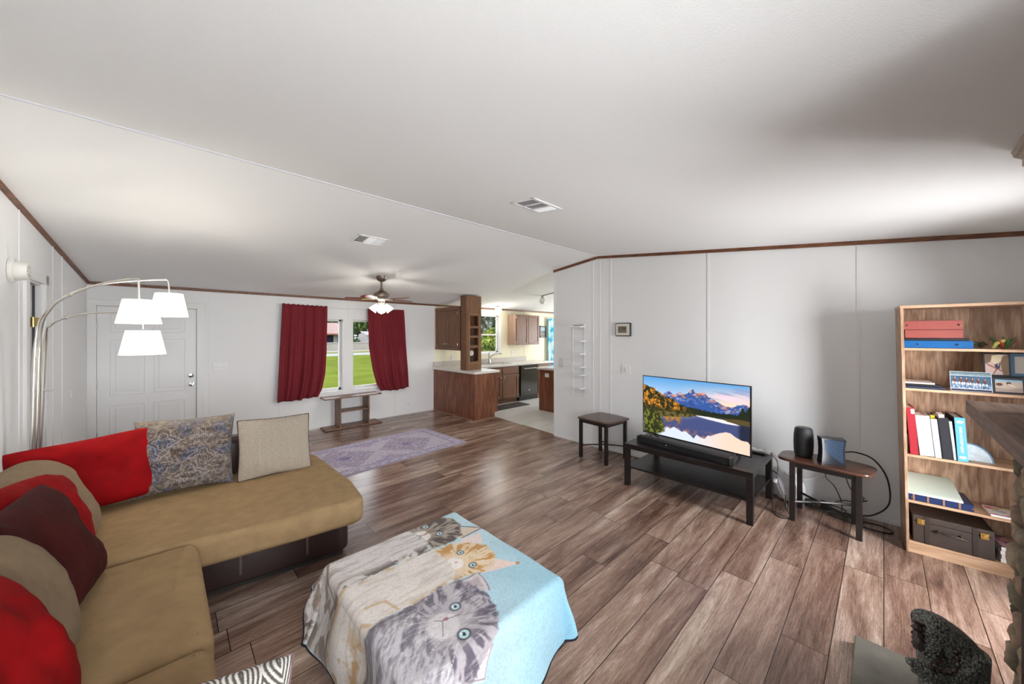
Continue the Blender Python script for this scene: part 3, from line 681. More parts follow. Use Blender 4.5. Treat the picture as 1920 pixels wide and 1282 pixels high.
# upper cabinet toward the living room
def doorpanel(mb, o, u, v0, ua, ub, za, zb):  # recessed panel door: frame pieces in plane
    pass
def cab_door(name, M, w_, h_, parent, knob, hinge_side, matr=CAB):
    """door in local xz, facing -y"""
    mb = MB(M); r = .055
    for q in ((0, r, 0, h_), (w_-r, w_, 0, h_), (r, w_-r, 0, r), (r, w_-r, h_-r, h_)): mb.box(q[0], q[1], -.020, 0, q[2], q[3], bev=.003)
    mb.box(r-.005, w_-r+.005, -.010, 0, r-.005, h_-r+.005)
    d_ = part(name, mb, matr, parent)
    kb = MB(M); kb.sphere((knob[0], -.034, knob[1]), .014, 8); kb.cyl((knob[0], -.02, knob[1]), (knob[0], -.034, knob[1]), .006, 8); part('knob', kb, mat('brass_white', (.85, .8, .68), .25, metal=.8), d_, True)
    for z in (.05, h_-.05):
        xx = .0 if hinge_side < 0 else w_
        part('hinge', MB(M).box(xx-.006, xx+.006, -.024, -.004, z-.025, z+.025, bev=.002), mat('brass_white', (.85, .8, .68), .25, metal=.8), d_)
    return d_
t = thing('upper_cabinet', 'brown two-door wall cabinet joined to the cubby column', 'cabinet', (4.33, 6.27, 1.30))
part('carcass', MB().box(4.19, 4.50, 5.81, 6.733, 1.30, 2.185), CAB, t)
M = Matrix.Translation((4.19, 6.72, 1.375)) @ Matrix.Rotation(R(-90), 4, 'Z')
cab_door('door', M, .40, .725, t, (.37, .05), -1); cab_door('door', M @ Matrix.Translation((.415, 0, 0)), .40, .725, t, (.03, .05), 1)
part('face_frame', MB().box(4.172, 4.19, 5.81, 6.733, 1.30, 1.365).box(4.172, 4.19, 5.81, 5.895, 1.365, 2.185).box(4.172, 4.19, 5.90, 6.733, 2.11, 2.185), CAB, t)
# second upper cabinet on the sink wall
t = thing('upper_cabinet', 'brown two-door wall cabinet right of the kitchen window', 'cabinet', (6.78, 6.58, 1.355))
part('carcass', MB().box(6.335, 7.23, 6.45, 6.735, 1.355, 2.125), CAB, t)
part('side_panel', MB().box(6.325, 6.335, 6.44, 6.735, 1.355, 2.125), wood('cab_side', rgb(150, 118, 100), rgb(190, 160, 140), axis=2, rings=False, rough=.35), t)
M = Matrix.Translation((6.35, 6.45, 1.375))
cab_door('door', M, .425, .735, t, (.39, .06), -1); cab_door('door', M @ Matrix.Translation((.437, 0, 0)), .425, .735, t, (.035, .06), 1)
# base cabinet under the sink
t = thing('base_cabinet', 'brown base cabinet with two doors under the kitchen sink', 'cabinet', (5.6, 6.4, 0))
mb = MB(); mb.box(4.72, 6.14, 6.13, 6.73, .10, .872); mb.box(4.72, 6.14, 6.20, 6.73, 0, .10); part('carcass', mb, CAB, t)
M = Matrix.Translation((5.06, 6.13, .13))
cab_door('door', M, .50, .55, t, (.455, .49), -1); cab_door('door', M @ Matrix.Translation((.52, 0, 0)), .52, .55, t, (.045, .49), 1)
for a, b in ((5.06, 5.56), (5.58, 6.10)): part('drawer', MB().box(a, b, 6.11, 6.13, .70, .855, bev=.005), CAB, t)
t = thing('base_cabinet', 'narrow brown cabinet side at the far end of the dishwasher', 'cabinet', (7.1, 6.4, 0))
part('carcass', MB().box(6.78, 7.37, 6.13, 6.73, 0, .872), CAB, t)
part('door', MB().box(6.82, 7.34, 6.112, 6.13, .12, .84, bev=.006), CAB, t)
# dishwasher
t = thing('dishwasher', 'glossy black dishwasher under the kitchen counter', 'dishwasher', (6.46, 6.4, 0))
GB = mat('gloss_black', (.01, .01, .011), .12, coat=.5)
part('body', MB().box(6.15, 6.77, 6.14, 6.73, .02, .868), BLACK, t)
o = part('door', MB().box(6.16, 6.76, 6.095, 6.14, .12, .865, bev=.008), GB, t)
mb = MB(); mb.tube([(6.25, 6.10, .79), (6.25, 6.065, .79), (6.67, 6.065, .79), (6.67, 6.10, .79)], .010, 8); part('handle', mb, mat('dark_chrome', (.35, .35, .36), .2, metal=1), o, True)
part('badge', MB().lathe([(.016, 0), (.016, .003), (.001, .003)], M=Matrix.Translation((6.46, 6.095, .25)) @ Matrix.Rotation(R(90), 4, 'X')), WHITE, o)
part('kick_plate', MB().box(6.16, 6.76, 6.17, 6.2, .0, .11), BLACK, t)
# sink and tap
t = thing('kitchen_sink', 'double bowl stainless sink set in the worktop under the window', 'sink', (5.62, 6.40, .92))
for xa, xb in ((5.22, 5.60), (5.64, 6.02)):
    mb = MB(); mb.loft(roundpoly([(xa, 6.18), (xb, 6.18), (xb, 6.60), (xa, 6.60)], .05), .921, .930, .003); part('bowl_rim', mb, STEEL, t, True)
    mb = MB(); mb.loft(roundpoly([(xa+.02, 6.2), (xb-.02, 6.2), (xb-.02, 6.58), (xa+.02, 6.58)], .05), .929, .931, .0005); part('bowl', mb, mat('sink_inner', (.28, .28, .29), .3, metal=1), t, True)
t = thing('kitchen_tap', 'brushed steel kitchen tap with an arched spout', 'tap', (5.62, 6.63, .932))
part('base', MB().lathe([(.03, 0), (.03, .01), (.024, .02), (.022, .12), (.026, .17), (.018, .20), (.001, .2)], (5.62, 6.63, .925)), STEEL, t, True)
mb = MB(); mb.tube([(5.62, 6.63, 1.02), (5.66, 6.60, 1.10), (5.72, 6.55, 1.15), (5.79, 6.50, 1.165), (5.86, 6.45, 1.15)], [.016, .016, .016, .017, .019], 10); part('spout', mb, STEEL, t, True)
mb = MB(); mb.tube([(5.62, 6.63, 1.12), (5.60, 6.64, 1.17), (5.64, 6.62, 1.205)], [.014, .012, .008], 8); part('lever', mb, STEEL, t, True)
# island at the right
t = thing('kitchen_island', 'reddish wood island end with white counter behind the wall corner', 'island', (6.2, 4.8, 0))
part('end_panel', MB().box(5.765, 5.785, 4.1, 5.15, 0, .872), PANEL, t)
part('side_panel', MB().box(5.785, 7.0, 4.1, 5.148, 0, .872), PANEL, t)
part('island_top', MB().loft(roundpoly([(5.72, 4.05), (7.05, 4.05), (7.05, 5.19), (5.72, 5.19)], .03), .874, .92, .01), MARBLE, t)
part('outlet_plate', MB().box(5.756, 5.765, 4.87, 4.98, .72, .80, bev=.003), OFFW, t)
# mat, picture, blue curtain
solo('floor_mat', MB().loft(roundpoly([(4.86, 5.68), (6.05, 5.68), (6.05, 6.08), (4.86, 6.08)], .03), .0005, .012, .004), mat('dark_mat', rgb(62, 54, 50), .95, bump=.4, bscale=90), 'dark brown mat on the kitchen floor before the sink', 'mat')
t = thing('framed_picture', 'small dark framed landscape picture right of the wall cabinet', 'picture', (7.68, 6.73, 1.70))
mb = MB()
for q in ((7.56, 7.59, 1.535, 1.865), (7.79, 7.82, 1.535, 1.865), (7.56, 7.82, 1.535, 1.565), (7.56, 7.82, 1.835, 1.865)): mb.box(q[0], q[1], 6.715, 6.739, q[2], q[3])
part('frame', mb, mat('dark_frame', (.03, .028, .03), .4), t)
pc = Pic(0, 1, 0, 1, 30, 36, (120, 140, 150)); pc.put((pc.y > .45)*1., (70, 72, 74)); pc.put((abs(pc.y-.72) < .1)*.8, (120, 100, 92)); pc.put(((pc.y > .12) & (pc.y < .35))*.7, (150, 175, 190))
flatpic('picture_print', pc, (7.585, 6.722, 1.84), (.21, 0, 0), (0, 0, -.28), vcmat('print_mat', .5), t)
def curtain(name, label, fn, x0f, x1f, z0f, z1f, Y, folds, amp, material, nx=90, nz=40, rodn=True, group=None):
    """hanging cloth; x limits depend on height t (0 top..1 bottom), z limits on s"""
    s = np.linspace(0, 1, nx); tt = np.linspace(0, 1, nz); Sg, T = np.meshgrid(s, tt)
    X = x0f(T)*(1-Sg)+x1f(T)*Sg; Z = z1f(Sg)*(1-T)+z0f(Sg)*T
    ph = Sg*folds*2*math.pi
    Yv = Y-amp*(.35+.65*T)*(np.sin(ph+.9*np.sin(3*Sg*math.pi+T))+.4*np.sin(2.3*ph+1))-.006*np.sin(T*9+Sg*7)
    P = np.stack([X, Yv, Z], -1)
    return P
def add_cloth(name, P, material, parent):
    o = grid_obj(name, P, None, material, parent); md = o.modifiers.new('thick', 'SOLIDIFY'); md.thickness = .003; return o
BC = None
m, nt, b = newmat('blue_curtain'); tc = N(nt, 'ShaderNodeTexCoord'); nz_ = N(nt, 'ShaderNodeTexNoise'); nz_.inputs['Scale'].default_value = 4; nz_.inputs['Detail'].default_value = 5
rr = N(nt, 'ShaderNodeValToRGB'); rr.color_ramp.elements[0].position = .4; rr.color_ramp.elements[1].position = .6; rr.color_ramp.elements[0].color = (*rgb(20, 150, 190), 1); rr.color_ramp.elements[1].color = (*rgb(196, 232, 240), 1)
nt.links.new(tc.outputs['Object'], nz_.inputs['Vector']); nt.links.new(nz_.outputs['Fac'], rr.inputs[0]); nt.links.new(rr.outputs[0], b.inputs['Base Color']); b.inputs['Roughness'].default_value = .8
t = thing('patterned_curtain', 'turquoise and white patterned curtain at the end of the sink wall', 'curtain', (8.05, 6.68, 1.4))
P = curtain('', '', None, lambda T: 7.84+0*T, lambda T: 8.22+0*T, lambda s: .5+0*s, lambda s: 2.08+0*s, 6.66, 3, .02, m)
add_cloth('curtain_panel', P, m, t)
part('rod', MB().cyl((7.80, 6.67, 2.085), (8.9, 6.67, 2.085), .01), STEEL, t, True)

# ================================================================== CURTAINS, CONSOLE, RUG
t = thing('red_curtain', 'dark red curtain on the left, covering most of the left window pane', 'curtain', (1.6, 6.68, 1.3), group=None)
ez = lambda T, a, c: np.interp(T, a, c)
P = curtain('', '', None, lambda T: ez(T, [0, 1], [1.32, 1.245]), lambda T: ez(T, [0, .5, .75, .92, 1], [1.985, 1.975, 1.95, 1.90, 1.84]), lambda s: np.interp(s, [0, .6, .62, 1], [.545, .54, .56, .56]), lambda s: 2.115-.01*s+.006*np.sin(s*60), 6.66, 4.2, .036, CURT)
add_cloth('curtain_panel', P, CURT, t)
part('rod', MB().cyl((1.25, 6.700, 2.105), (2.36, 6.700, 2.08), .006), WHITE, t, True)
t = thing('red_curtain', 'dark red curtain on the right, nearer the kitchen, behind the fan', 'curtain', (3.1, 6.68, 1.3))
P = curtain('', '', None, lambda T: ez(T, [0, .45, .75, .92, 1], [2.68, 2.70, 2.77, 2.84, 2.92]), lambda T: ez(T, [0, 1], [3.405, 3.52]), lambda s: np.interp(s, [0, .55, 1], [.55, .525, .56]), lambda s: 2.10+.01*s, 6.66, 4.0, .034, CURT)
add_cloth('curtain_panel', P, CURT, t)
part('rod', MB().cyl((2.36, 6.700, 2.08), (3.46, 6.700, 2.105), .006), WHITE, t, True)
t = thing('console_table', 'low brown wooden console with two uprights under the window', 'console table', (2.37, 6.55, 0))
part('base_board', MB().box(1.885, 2.845, 6.41, 6.70, .006, .028, bev=.002), BENCHW, t)
part('tabletop', MB().box(1.875, 2.845, 6.41, 6.70, .525, .545, bev=.002), BENCHW, t)
for x in (2.125, 2.61): part('upright', MB().box(x-.01, x+.01, 6.415, 6.69, .028, .525), BENCHW, t)
part('shelf', MB().box(2.135, 2.60, 6.415, 6.69, .285, .302), BENCHW, t)
pc = Pic(0, 2.25, 0, 1.17, 420, 220, (200, 196, 206))
x, y = pc.x, pc.y; bd = np.minimum(np.minimum(x, 2.25-x), np.minimum(y, 1.17-y)); n1 = fbm(x*40, y*40, 3); n2 = fbm(x*110, y*110, 4)
pc.put((bd < .15)*.45, (150, 146, 172)); pc.put((np.abs(bd-.075) < .035)*((np.sin(x*44)*np.sin(y*44)) > .1)*.75, (212, 198, 216)); pc.put((np.abs(bd-.15) < .008)*.8, (110, 100, 146)); pc.put((np.abs(bd-.03) < .006)*.8, (120, 110, 150))
for cxm in (.68, 1.57):
    dd = np.abs(x-cxm)/.44+np.abs(y-.585)/.44; pc.put(np.clip((1-dd)*12, 0, 1)*(bd > .15)*.62, (138, 128, 150)); pc.put((np.abs(dd-.82) < .03)*.6, (196, 184, 206)); pc.put(((dd < .6) & (np.sin(x*70)*np.sin(y*70) > .15))*.55, (196, 178, 200)); pc.put((dd < .22)*.6, (96, 90, 136))
for cxm in (.0, 1.125, 2.25):
    for cym in (.12, 1.05): dd = np.abs(x-cxm)/.3+np.abs(y-cym)/.24; pc.put(np.clip((1-dd)*12, 0, 1)*(bd > .15)*.5, (160, 140, 172)); pc.put((np.abs(dd-.6) < .06)*(bd > .15)*.5, (96, 92, 140))
pc.put(np.clip((n2-.52)*9, 0, 1)*.5, (88, 92, 128)); pc.put(np.clip((n1-.55)*8, 0, 1)*.5, (216, 204, 214)); pc.put(np.clip((fbm(x*60, y*60, 9)-.55)*8, 0, 1)*.4, (186, 140, 160))
t = thing('area_rug', 'faded lavender medallion area rug on the wood floor', 'rug', (2.1, 4.88, 0), R(2.5))
M = Matrix.Translation((2.1, 4.88, 0)) @ Matrix.Rotation(R(2.5), 4, 'Z')
part('rug_backing', MB(M).box(-1.127, 1.127, -.588, .588, .0005, .006), mat('rug_back', rgb(150, 136, 150), .95), t)
u = M.to_3x3() @ Vector((1, 0, 0)); v = M.to_3x3() @ Vector((0, 1, 0)); p0 = M @ Vector((-1.125, .585, .0068))
flatpic('rug_pile', pc, p0, u*2.25, -v*1.17, vcmat('rug_mat', .95, bump=.3, bscale=400), t)

# ================================================================== ARC LAMP
t = thing('arc_floor_lamp', 'brushed nickel arc floor lamp with three lit white drum shades', 'floor lamp', (-.655, 4.10, 0))
part('base', MB().lathe([(.001, .0), (.13, .0), (.13, .02), (.12, .028), (.001, .03)], (-.655, 4.13, 0)), NICKEL, t, True)
def bez(pts, n=10):
    P = [Vector(p) for p in pts]; out = []
    for i in range(len(P)-1):
        p0 = P[max(i-1, 0)]; p1 = P[i]; p2 = P[i+1]; p3 = P[min(i+2, len(P)-1)]
        for k in range(n):
            s_ = k/n; out.append(.5*((2*p1)+(-p0+p2)*s_+(2*p0-5*p1+4*p2-p3)*s_*s_+(-p0+3*p1-3*p2+p3)*s_**3))
    out.append(P[-1]); return out
arms = [[(-.70, 4.10, .03), (-.675, 4.08, .9), (-.655, 4.06, 1.60), (-.60, 4.02, 1.79), (-.51, 4.0, 1.90), (-.38, 4.0, 1.978), (-.20, 4.0, 2.028), (-.03, 4.0, 2.058), (-.004, 4.0, 2.056), (.005, 4.0, 2.03), (.009, 4.0, 1.95)],
        [(-.69, 4.14, .03), (-.66, 4.10, .9), (-.635, 4.05, 1.60), (-.57, 3.90, 1.79), (-.475, 3.75, 1.875), (-.34, 3.6, 1.945), (-.20, 3.48, 1.985), (-.140, 3.41, 1.983), (-.137, 3.40, 1.96), (-.135, 3.40, 1.84)],
        [(-.675, 4.17, .03), (-.645, 4.12, .9), (-.612, 4.04, 1.58), (-.57, 3.9, 1.68), (-.50, 3.82, 1.73), (-.38, 3.74, 1.765), (-.24, 3.68, 1.775), (-.135, 3.65, 1.77), (-.128, 3.65, 1.75), (-.126, 3.65, 1.66)]]
for a in arms:
    pts = bez(a, 6); o = part('arm', MB().tube(pts, [.0105 if p.z < 1.6 and i < 20 else .0065 for i, p in enumerate(pts)], 10), NICKEL, t, True)
    part('joint', MB().tube([pts[24], pts[25]], .0095, 8), NICKEL, o, True)
part('switch_knob', MB().cyl((-.625, 4.07, 1.23), (-.58, 4.05, 1.23), .006), NICKEL, t, True)
SHD = mat('lamp_shade_fabric', (1.0, .99, .96), .8, emit=.50)
for (cx, cy, zb, zt_, rb, rt) in ((.009, 4.0, 1.765, 1.95, .118, .085), (-.135, 3.40, 1.692, 1.848, .110, .078), (-.126, 3.65, 1.478, 1.648, .121, .088)):
    mb = MB(); mb.lathe([(rb, zb), (rt, zt_), (rt-.002, zt_), (rb-.002, zb)], (cx, cy, 0), 40, closed=True); o = part('lamp_shade', mb, SHD, t, True)
    mb = MB()
    for i in range(3): a = 2*math.pi*i/3; mb.tube([(cx, cy, zt_-.01), (cx+(rt-.002)*math.cos(a), cy+(rt-.002)*math.sin(a), zt_-.01)], .002, 5)
    part('spider', mb, NICKEL, o)
    part('bulb', MB().sphere((cx, cy, (zb+zt_)/2), .025, 8), mat('lit_bulb', (1, .96, .9), .5, emit=4), o, True)
    point('arc_lamp_bulb', (cx, cy, zt_-.035), 4.0, r=.03)
# ================================================================== SOFA
def pillow(M, w_, h_, T, seed=0, nx=40, wr=.012, pinch=.07, sag=0, rnd=.06):
    """cushion in local x (width) and z (height), faces +-y; returns MB and its border"""
    rs = np.random.RandomState(seed)
    u = np.sin(np.linspace(-math.pi/2, math.pi/2, nx)); U, V = np.meshgrid(u, u)
    X = w_/2*U*(1-pinch*(1-V**2)*np.abs(U)**2)*np.sqrt(1-rnd*V**4); Z = h_/2*V*(1-pinch*(1-U**2)*np.abs(V)**2)*np.sqrt(1-rnd*U**4)-sag*(1-U**2)*(1+V)/2
    prof = (np.clip(1-np.abs(U)**2.6, 0, 1)**.5)*(np.clip(1-np.abs(V)**2.6, 0, 1)**.5)
    nn = (fbm(X*6+seed*3.1+20, Z*6+30, seed+5, 3)-.5); n2 = fbm(X*22+40, Z*9+20, seed+8, 3)-.5
    mb = MB(M)
    for sgn in (-1, 1):
        Y = sgn*T/2*prof*(1+.25*nn)+sgn*wr*prof*(nn*2.4+n2*1.2)
        vs = [(float(X[j, i]), float(Y[j, i]), float(Z[j, i])) for j in range(nx) for i in range(nx)]
        fs = []
        for j in range(nx-1):
            for i in range(nx-1):
                q = (j*nx+i, j*nx+i+1, (j+1)*nx+i+1, (j+1)*nx+i); fs.append(q if sgn < 0 else q[::-1])
        mb.add(vs, fs)
    bd = [(X[0, i], 0, Z[0, i]) for i in range(nx)]+[(X[j, -1], 0, Z[j, -1]) for j in range(1, nx)]+[(X[-1, i], 0, Z[-1, i]) for i in range(nx-2, -1, -1)]+[(X[j, 0], 0, Z[j, 0]) for j in range(nx-2, 0, -1)]
    return mb, [tuple(map(float, p)) for p in bd]
def pill_obj(name, label, M, w_, h_, T, material, seed, piping=None, cat='pillow', group=None, **k):
    t = thing(name, label, cat, tuple(M.translation-Vector((0, 0, h_*.4))), group=group); mb, bd = pillow(M, w_, h_, T, seed, **k)
    o = part('cushion_cover', mb, material, t, True, ang=70)
    if piping: part('piping', MB(M).tube(bd, .005, 6, closed=True), piping, t, True)
    return t
def face(loc, yaw, lean, roll=0):
    """local -y looks along yaw direction (deg, 0=+x world), leaning back"""
    return Matrix.Translation(loc) @ Matrix.Rotation(R(yaw+90), 4, 'Z') @ Matrix.Rotation(R(-lean), 4, 'X') @ Matrix.Rotation(R(roll), 4, 'Y')
t = thing('sectional_sofa', 'L-shaped khaki fabric sectional sofa with dark brown leather base', 'sofa', (-.2, 2.9, 0))
# far section: bases
A_out = roundpoly([(-.60, 2.93), (.16, 2.865), (.985, 2.735), (1.0, 3.86), (-.60, 3.90)], [0, 0, .10, .06, 0])
part('leather_base', MB().loft(A_out, .035, .325, .02), LEATHER, t, True)
part('plinth', MB().prism([(-.55, 2.96), (.16, 2.90), (.935, 2.78), (.95, 3.80), (-.55, 3.84)], .0, .076), mat('dark_plinth', (.02, .016, .015), .6), t)
A_cush = roundpoly([(-.62, 2.80), (.10, 2.665), (.60, 2.585), (1.015, 2.535), (1.065, 2.95), (1.045, 3.87), (-.62, 3.87)], [0, .2, .3, .12, .4, .08, 0], 8)
part('seat_cushion', MB().loft(A_cush, .295, .465, .045, 6, crown=.012, rb=.04), KHAKI, t, True, ang=60)
part('backrest', MB().box(-.75, .78, 3.74, 3.95, .10, .76, bev=.06, seg=4), LEATHER, t, True, label='dark brown leather backrest')
# side section along the left wall
for ya, yb in ((1.785, 2.69), (.95, 1.775)):
    ya2, yb2 = ya, yb
    c = roundpoly([(-.62, ya2), (.135, ya2), (.125, yb2), (-.62, yb2)], [0, .07, .07, 0], 6)
    part('seat_cushion', MB().loft(c, .27, .468, .06, 6, crown=.014, rb=.03), KHAKI, t, True, ang=60)
part('leather_base', MB().box(-.77, .095, .92, 2.86, .035, .29, bev=.02), LEATHER, t, True)
part('plinth', MB().box(-.74, .05, .95, 2.9, .0, .076), mat('dark_plinth', (.02, .016, .015), .6), t)
part('backrest', MB()  .box(-.775, -.58, .95, 3.76, .10, .76, bev=.06, seg=4), LEATHER, t, True, label='dark brown leather backrest')
part('armrest', MB().box(-.77, .10, .70, .94, .06, .58, bev=.06, seg=4), LEATHER, t, True, label='dark brown leather armrest')
ST = mat('stitching', rgb(120, 104, 92), .8)
for (xx, yy) in ((.335, 2.838), (.70, 2.780)):
    mb = MB()
    for dx in (-.006, .006):
        for k in range(13): mb.box(xx+dx-.001, xx+dx+.001, yy-.0025, yy+.002, .095+k*.017, .104+k*.017, M=Matrix.Translation((0, 0, 0)))
    mb.box(xx-.002, xx+.002, yy-.001, yy+.003, .09, .31); part('stitched_seam', mb, ST, t)

# patterned and herringbone pillows
PIPE = mat('dark_piping', rgb(62, 40, 36), .8)
pc = Pic(-.29, .29, -.27, .27, 220, 205, (132, 118, 108)); x, y = pc.x, pc.y
pc.put(np.clip((fbm(x*16+9, y*16+9, 21)-.45)*5, 0, 1)*.7, (112, 94, 74)); pc.put(np.clip((fbm(x*12+3, y*12, 22)-.5)*6, 0, 1)*.8, (92, 98, 124)); pc.put(np.clip((fbm(x*70, y*70, 23)-.5)*9, 0, 1)*.5, (60, 50, 46))
pc.put(np.clip((fbm(x*90, y*90, 25)-.55)*9, 0, 1)*.5, (200, 188, 182))
LT = (206, 194, 190)
for (cx, cy, r, al) in ((-.13, -.10, .085, .8), (.08, -.11, .06, .5), (-.12, .06, .075, .6), (.02, .16, .095, .7), (.10, .04, .08, .6), (-.22, .0, .06, .4), (.2, .1, .07, .5), (.22, -.05, .06, .4), (-.2, .17, .06, .4)):
    for q in (1, .62):
        d = r*q; pc.line([(cx-d*1.25, cy), (cx-d*.5, cy-d*.45), (cx-d*.4, cy-d), (cx, cy-d*1.3), (cx+d*.4, cy-d), (cx+d*.5, cy-d*.45), (cx+d*1.25, cy), (cx+d*.5, cy+d*.45), (cx+d*.4, cy+d), (cx, cy+d*1.3), (cx-d*.4, cy+d), (cx-d*.5, cy+d*.45), (cx-d*1.25, cy)], .0026, LT, al)
    for k in range(-3, 4): pc.put(pc.ell(cx+k*r*.2, cy-.012, .0045)*.8, LT); pc.put(pc.ell(cx+k*r*.2, cy+.014, .0045)*.8, (50, 42, 46))
for (cx, cy) in ((.08, -.11), (-.2, .02), (.0, .2), (.15, -.19)):
    for k in range(-5, 6):
        pc.line([(cx+k*.012, cy-.012), (cx+k*.012+.006, cy), (cx+k*.012, cy+.012)], .0018, (214, 206, 204), .8); pc.line([(cx+k*.012, cy+.02), (cx+k*.012, cy+.034)], .002, (48, 40, 44), .7)
pc.put(np.clip((y-.215)*16, 0, 1)*0, (196, 180, 158)); pc.put(np.clip((-y-.17)*9, 0, 1)*.6, (196, 182, 162))
pc.c *= .80
def pic_pillow(name, label, M, w_, h_, T, pic, material, seed, piping):
    t = thing(name, label, 'pillow', tuple(M.translation-Vector((0, 0, h_*.4))))
    mb, bd = pillow(M, w_*.99, h_*.99, T*.8, seed, wr=0)
    part('cushion_back', mb, mat('pillow_back', rgb(120, 108, 98), .95), t, True, ang=70)
    nx, ny = pic.nx, pic.ny; U, V = np.meshgrid(np.linspace(-1, 1, nx), np.linspace(1, -1, ny)); U = np.sign(U)*(1-(1-np.abs(U))**1.0); 
    X = w_/2*U*(1-.07*(1-V**2)*U**2); Z = h_/2*V*(1-.07*(1-U**2)*V**2); prof = (np.clip(1-np.abs(U)**2.6, 0, 1)**.5)*(np.clip(1-np.abs(V)**2.6, 0, 1)**.5)
    nn = fbm(X*7+seed*3.1+20, Z*7+30, seed+5, 3)-.5
    Y = -T/2*prof*(1+.25*nn)-.012*prof*nn*2.4-.004
    P = np.stack([X, Y, Z, np.ones_like(X)], -1) @ np.array(M).T
    grid_obj('cushion_cover', P[..., :3], pic, material, t)
    part('piping', MB(M).tube(bd, .005, 6, closed=True), piping, t, True)
    return t
pic_pillow('throw_pillow', 'large grey and blue tribal patterned pillow, middle of the three along the far backrest', face((.10, 3.615, .735), -92, 16, 2), .57, .53, .15, pc, vcmat('tribal_fabric', .95, bump=.3, bscale=420), 3, PIPE)
HB = herringbone('herringbone_fabric', rgb(96, 88, 80), rgb(196, 184, 166), sc=88, w=.026)
pill_obj('throw_pillow', 'beige herringbone pillow with dark piping at the right end of the sofa', face((.655, 3.545, .69), -88, 15, 2), .53, .48, .14, HB, 4, PIPE)
pill_obj('throw_pillow', 'long bright red velvet pillow behind the others at the sofa corner', face((-.375, 3.585, .712), -88, 14, -5), .66, .48, .19, RED, 6, wr=.016, rnd=.12)
# cushions leaning on the left backrest
pill_obj('back_cushion', 'big rounded khaki cushion in the corner of the sofa', face((-.465, 2.96, .70), -8, 22, 0), .66, .56, .27, KCUSH, 11, cat='cushion', pinch=.0, rnd=.5, wr=.008)
pill_obj('throw_pillow', 'bright red pillow squeezed between khaki cushion and maroon pillow', face((-.425, 2.78, .715), -12, 22, 4), .56, .50, .17, RED, 13, wr=.014, rnd=.3)
pill_obj('throw_pillow', 'dark maroon velvet pillow with a crumpled corner', face((-.365, 2.37, .715), -10, 24, 0), .60, .52, .16, MAROON, 15, wr=.022, rnd=.12)
pill_obj('back_cushion', 'khaki cushion with seam lines between maroon and front red pillow', face((-.375, 1.93, .70), -8, 22, 0), .58, .52, .20, KCUSH, 17, cat='cushion', pinch=.02, rnd=.35, wr=.01)
pill_obj('throw_pillow', 'bright red velvet pillow nearest the camera at lower left', face((-.345, 1.55, .715), -8, 22, 4), .58, .54, .19, RED, 19, wr=.02, rnd=.2)
HB2 = herringbone('chunky_herringbone', rgb(84, 80, 74), rgb(214, 208, 200), sc=75, w=.045)
pill_obj('throw_pillow', 'white and grey zigzag knit pillow peeking in at the bottom edge', Matrix.Translation((.015, 1.15, .545)) @ Matrix.Rotation(R(-12), 4, 'Z') @ Matrix.Rotation(R(-62), 4, 'X') @ Matrix.Rotation(R(6), 4, 'Y'), .44, .44, .14, HB2, 23, mat('mauve_piping', rgb(110, 84, 82), .7))

# ================================================================== OTTOMAN AND KITTEN BLANKET
t = thing('ottoman', 'dark leather ottoman almost hidden under the kitten blanket', 'ottoman', (.96, 1.51, 0))
part('body', MB().box(.585, 1.345, 1.075, 1.945, .13, .440, bev=.03, seg=3), LEATHER, t, True)
for xx in (.64, 1.22):
    for yy in (1.20, 1.88): part('leg', MB().box(xx-.03, xx+.03, yy-.03, yy+.03, 0, .135, bev=.004), BLACK, t)
S0, S1, T0, T1 = .23, 1.54, .755, 2.06
bp_ = Pic(S0, S1, T1, T0, 400, 366, (176, 206, 216)); x, y = bp_.x, bp_.y
bp_.put(np.clip((1.75-y)*1.0, 0, 1)*np.clip((x-.9)*1.6, 0, 1)*.8, (122, 186, 214)); bp_.put(np.clip((fbm(x*5, y*5, 40)-.5)*4, 0, 1)*.3, (208, 226, 230))
long_ = fbm(x*9, y*70, 41); long2 = fbm(x*22, y*130, 42); diag = fbm((x+y)*24, (x-y)*90, 44); tabn = fbm(x*46, y*11, 45)
def furry(pts, base, r=.012, seed=50): m = bp_.soft(pts, r, seed, 70, 1.0); bp_.put(m, base); return m
# tabby body (far)
tb = [(1.10, 1.99), (.97, 2.03), (.60, 2.05), (.24, 2.06), (.24, 1.72), (.50, 1.705), (.69, 1.70), (.80, 1.705), (.92, 1.69), (1.02, 1.685), (1.06, 1.80)]
m = furry(tb, (206, 200, 196)); bp_.put(m*np.clip((long_-.5)*6, 0, 1)*.5, (158, 146, 138))
bp_.put(m*np.clip((y-1.93)*20, 0, 1)*np.clip((tabn-.47)*9, 0, 1)*.8, (84, 68, 58)); bp_.put(m*np.clip((1.765-y)*20, 0, 1)*np.clip((fbm(x*30, y*40, 46)-.42)*7, 0, 1)*.85, (72, 60, 54)); bp_.put(m*np.clip((.66-x)*6, 0, 1)*np.clip((fbm(x*14, y*22, 47)-.48)*8, 0, 1)*.7, (104, 84, 70))
bp_.line([(.60, 1.99), (.57, 1.90), (.52, 1.80), (.50, 1.74)], .008, (110, 92, 78), .8)
bp_.line([(.50, 1.73), (.60, 1.755), (.70, 1.765), (.76, 1.735)], .006, (150, 122, 84), .4)
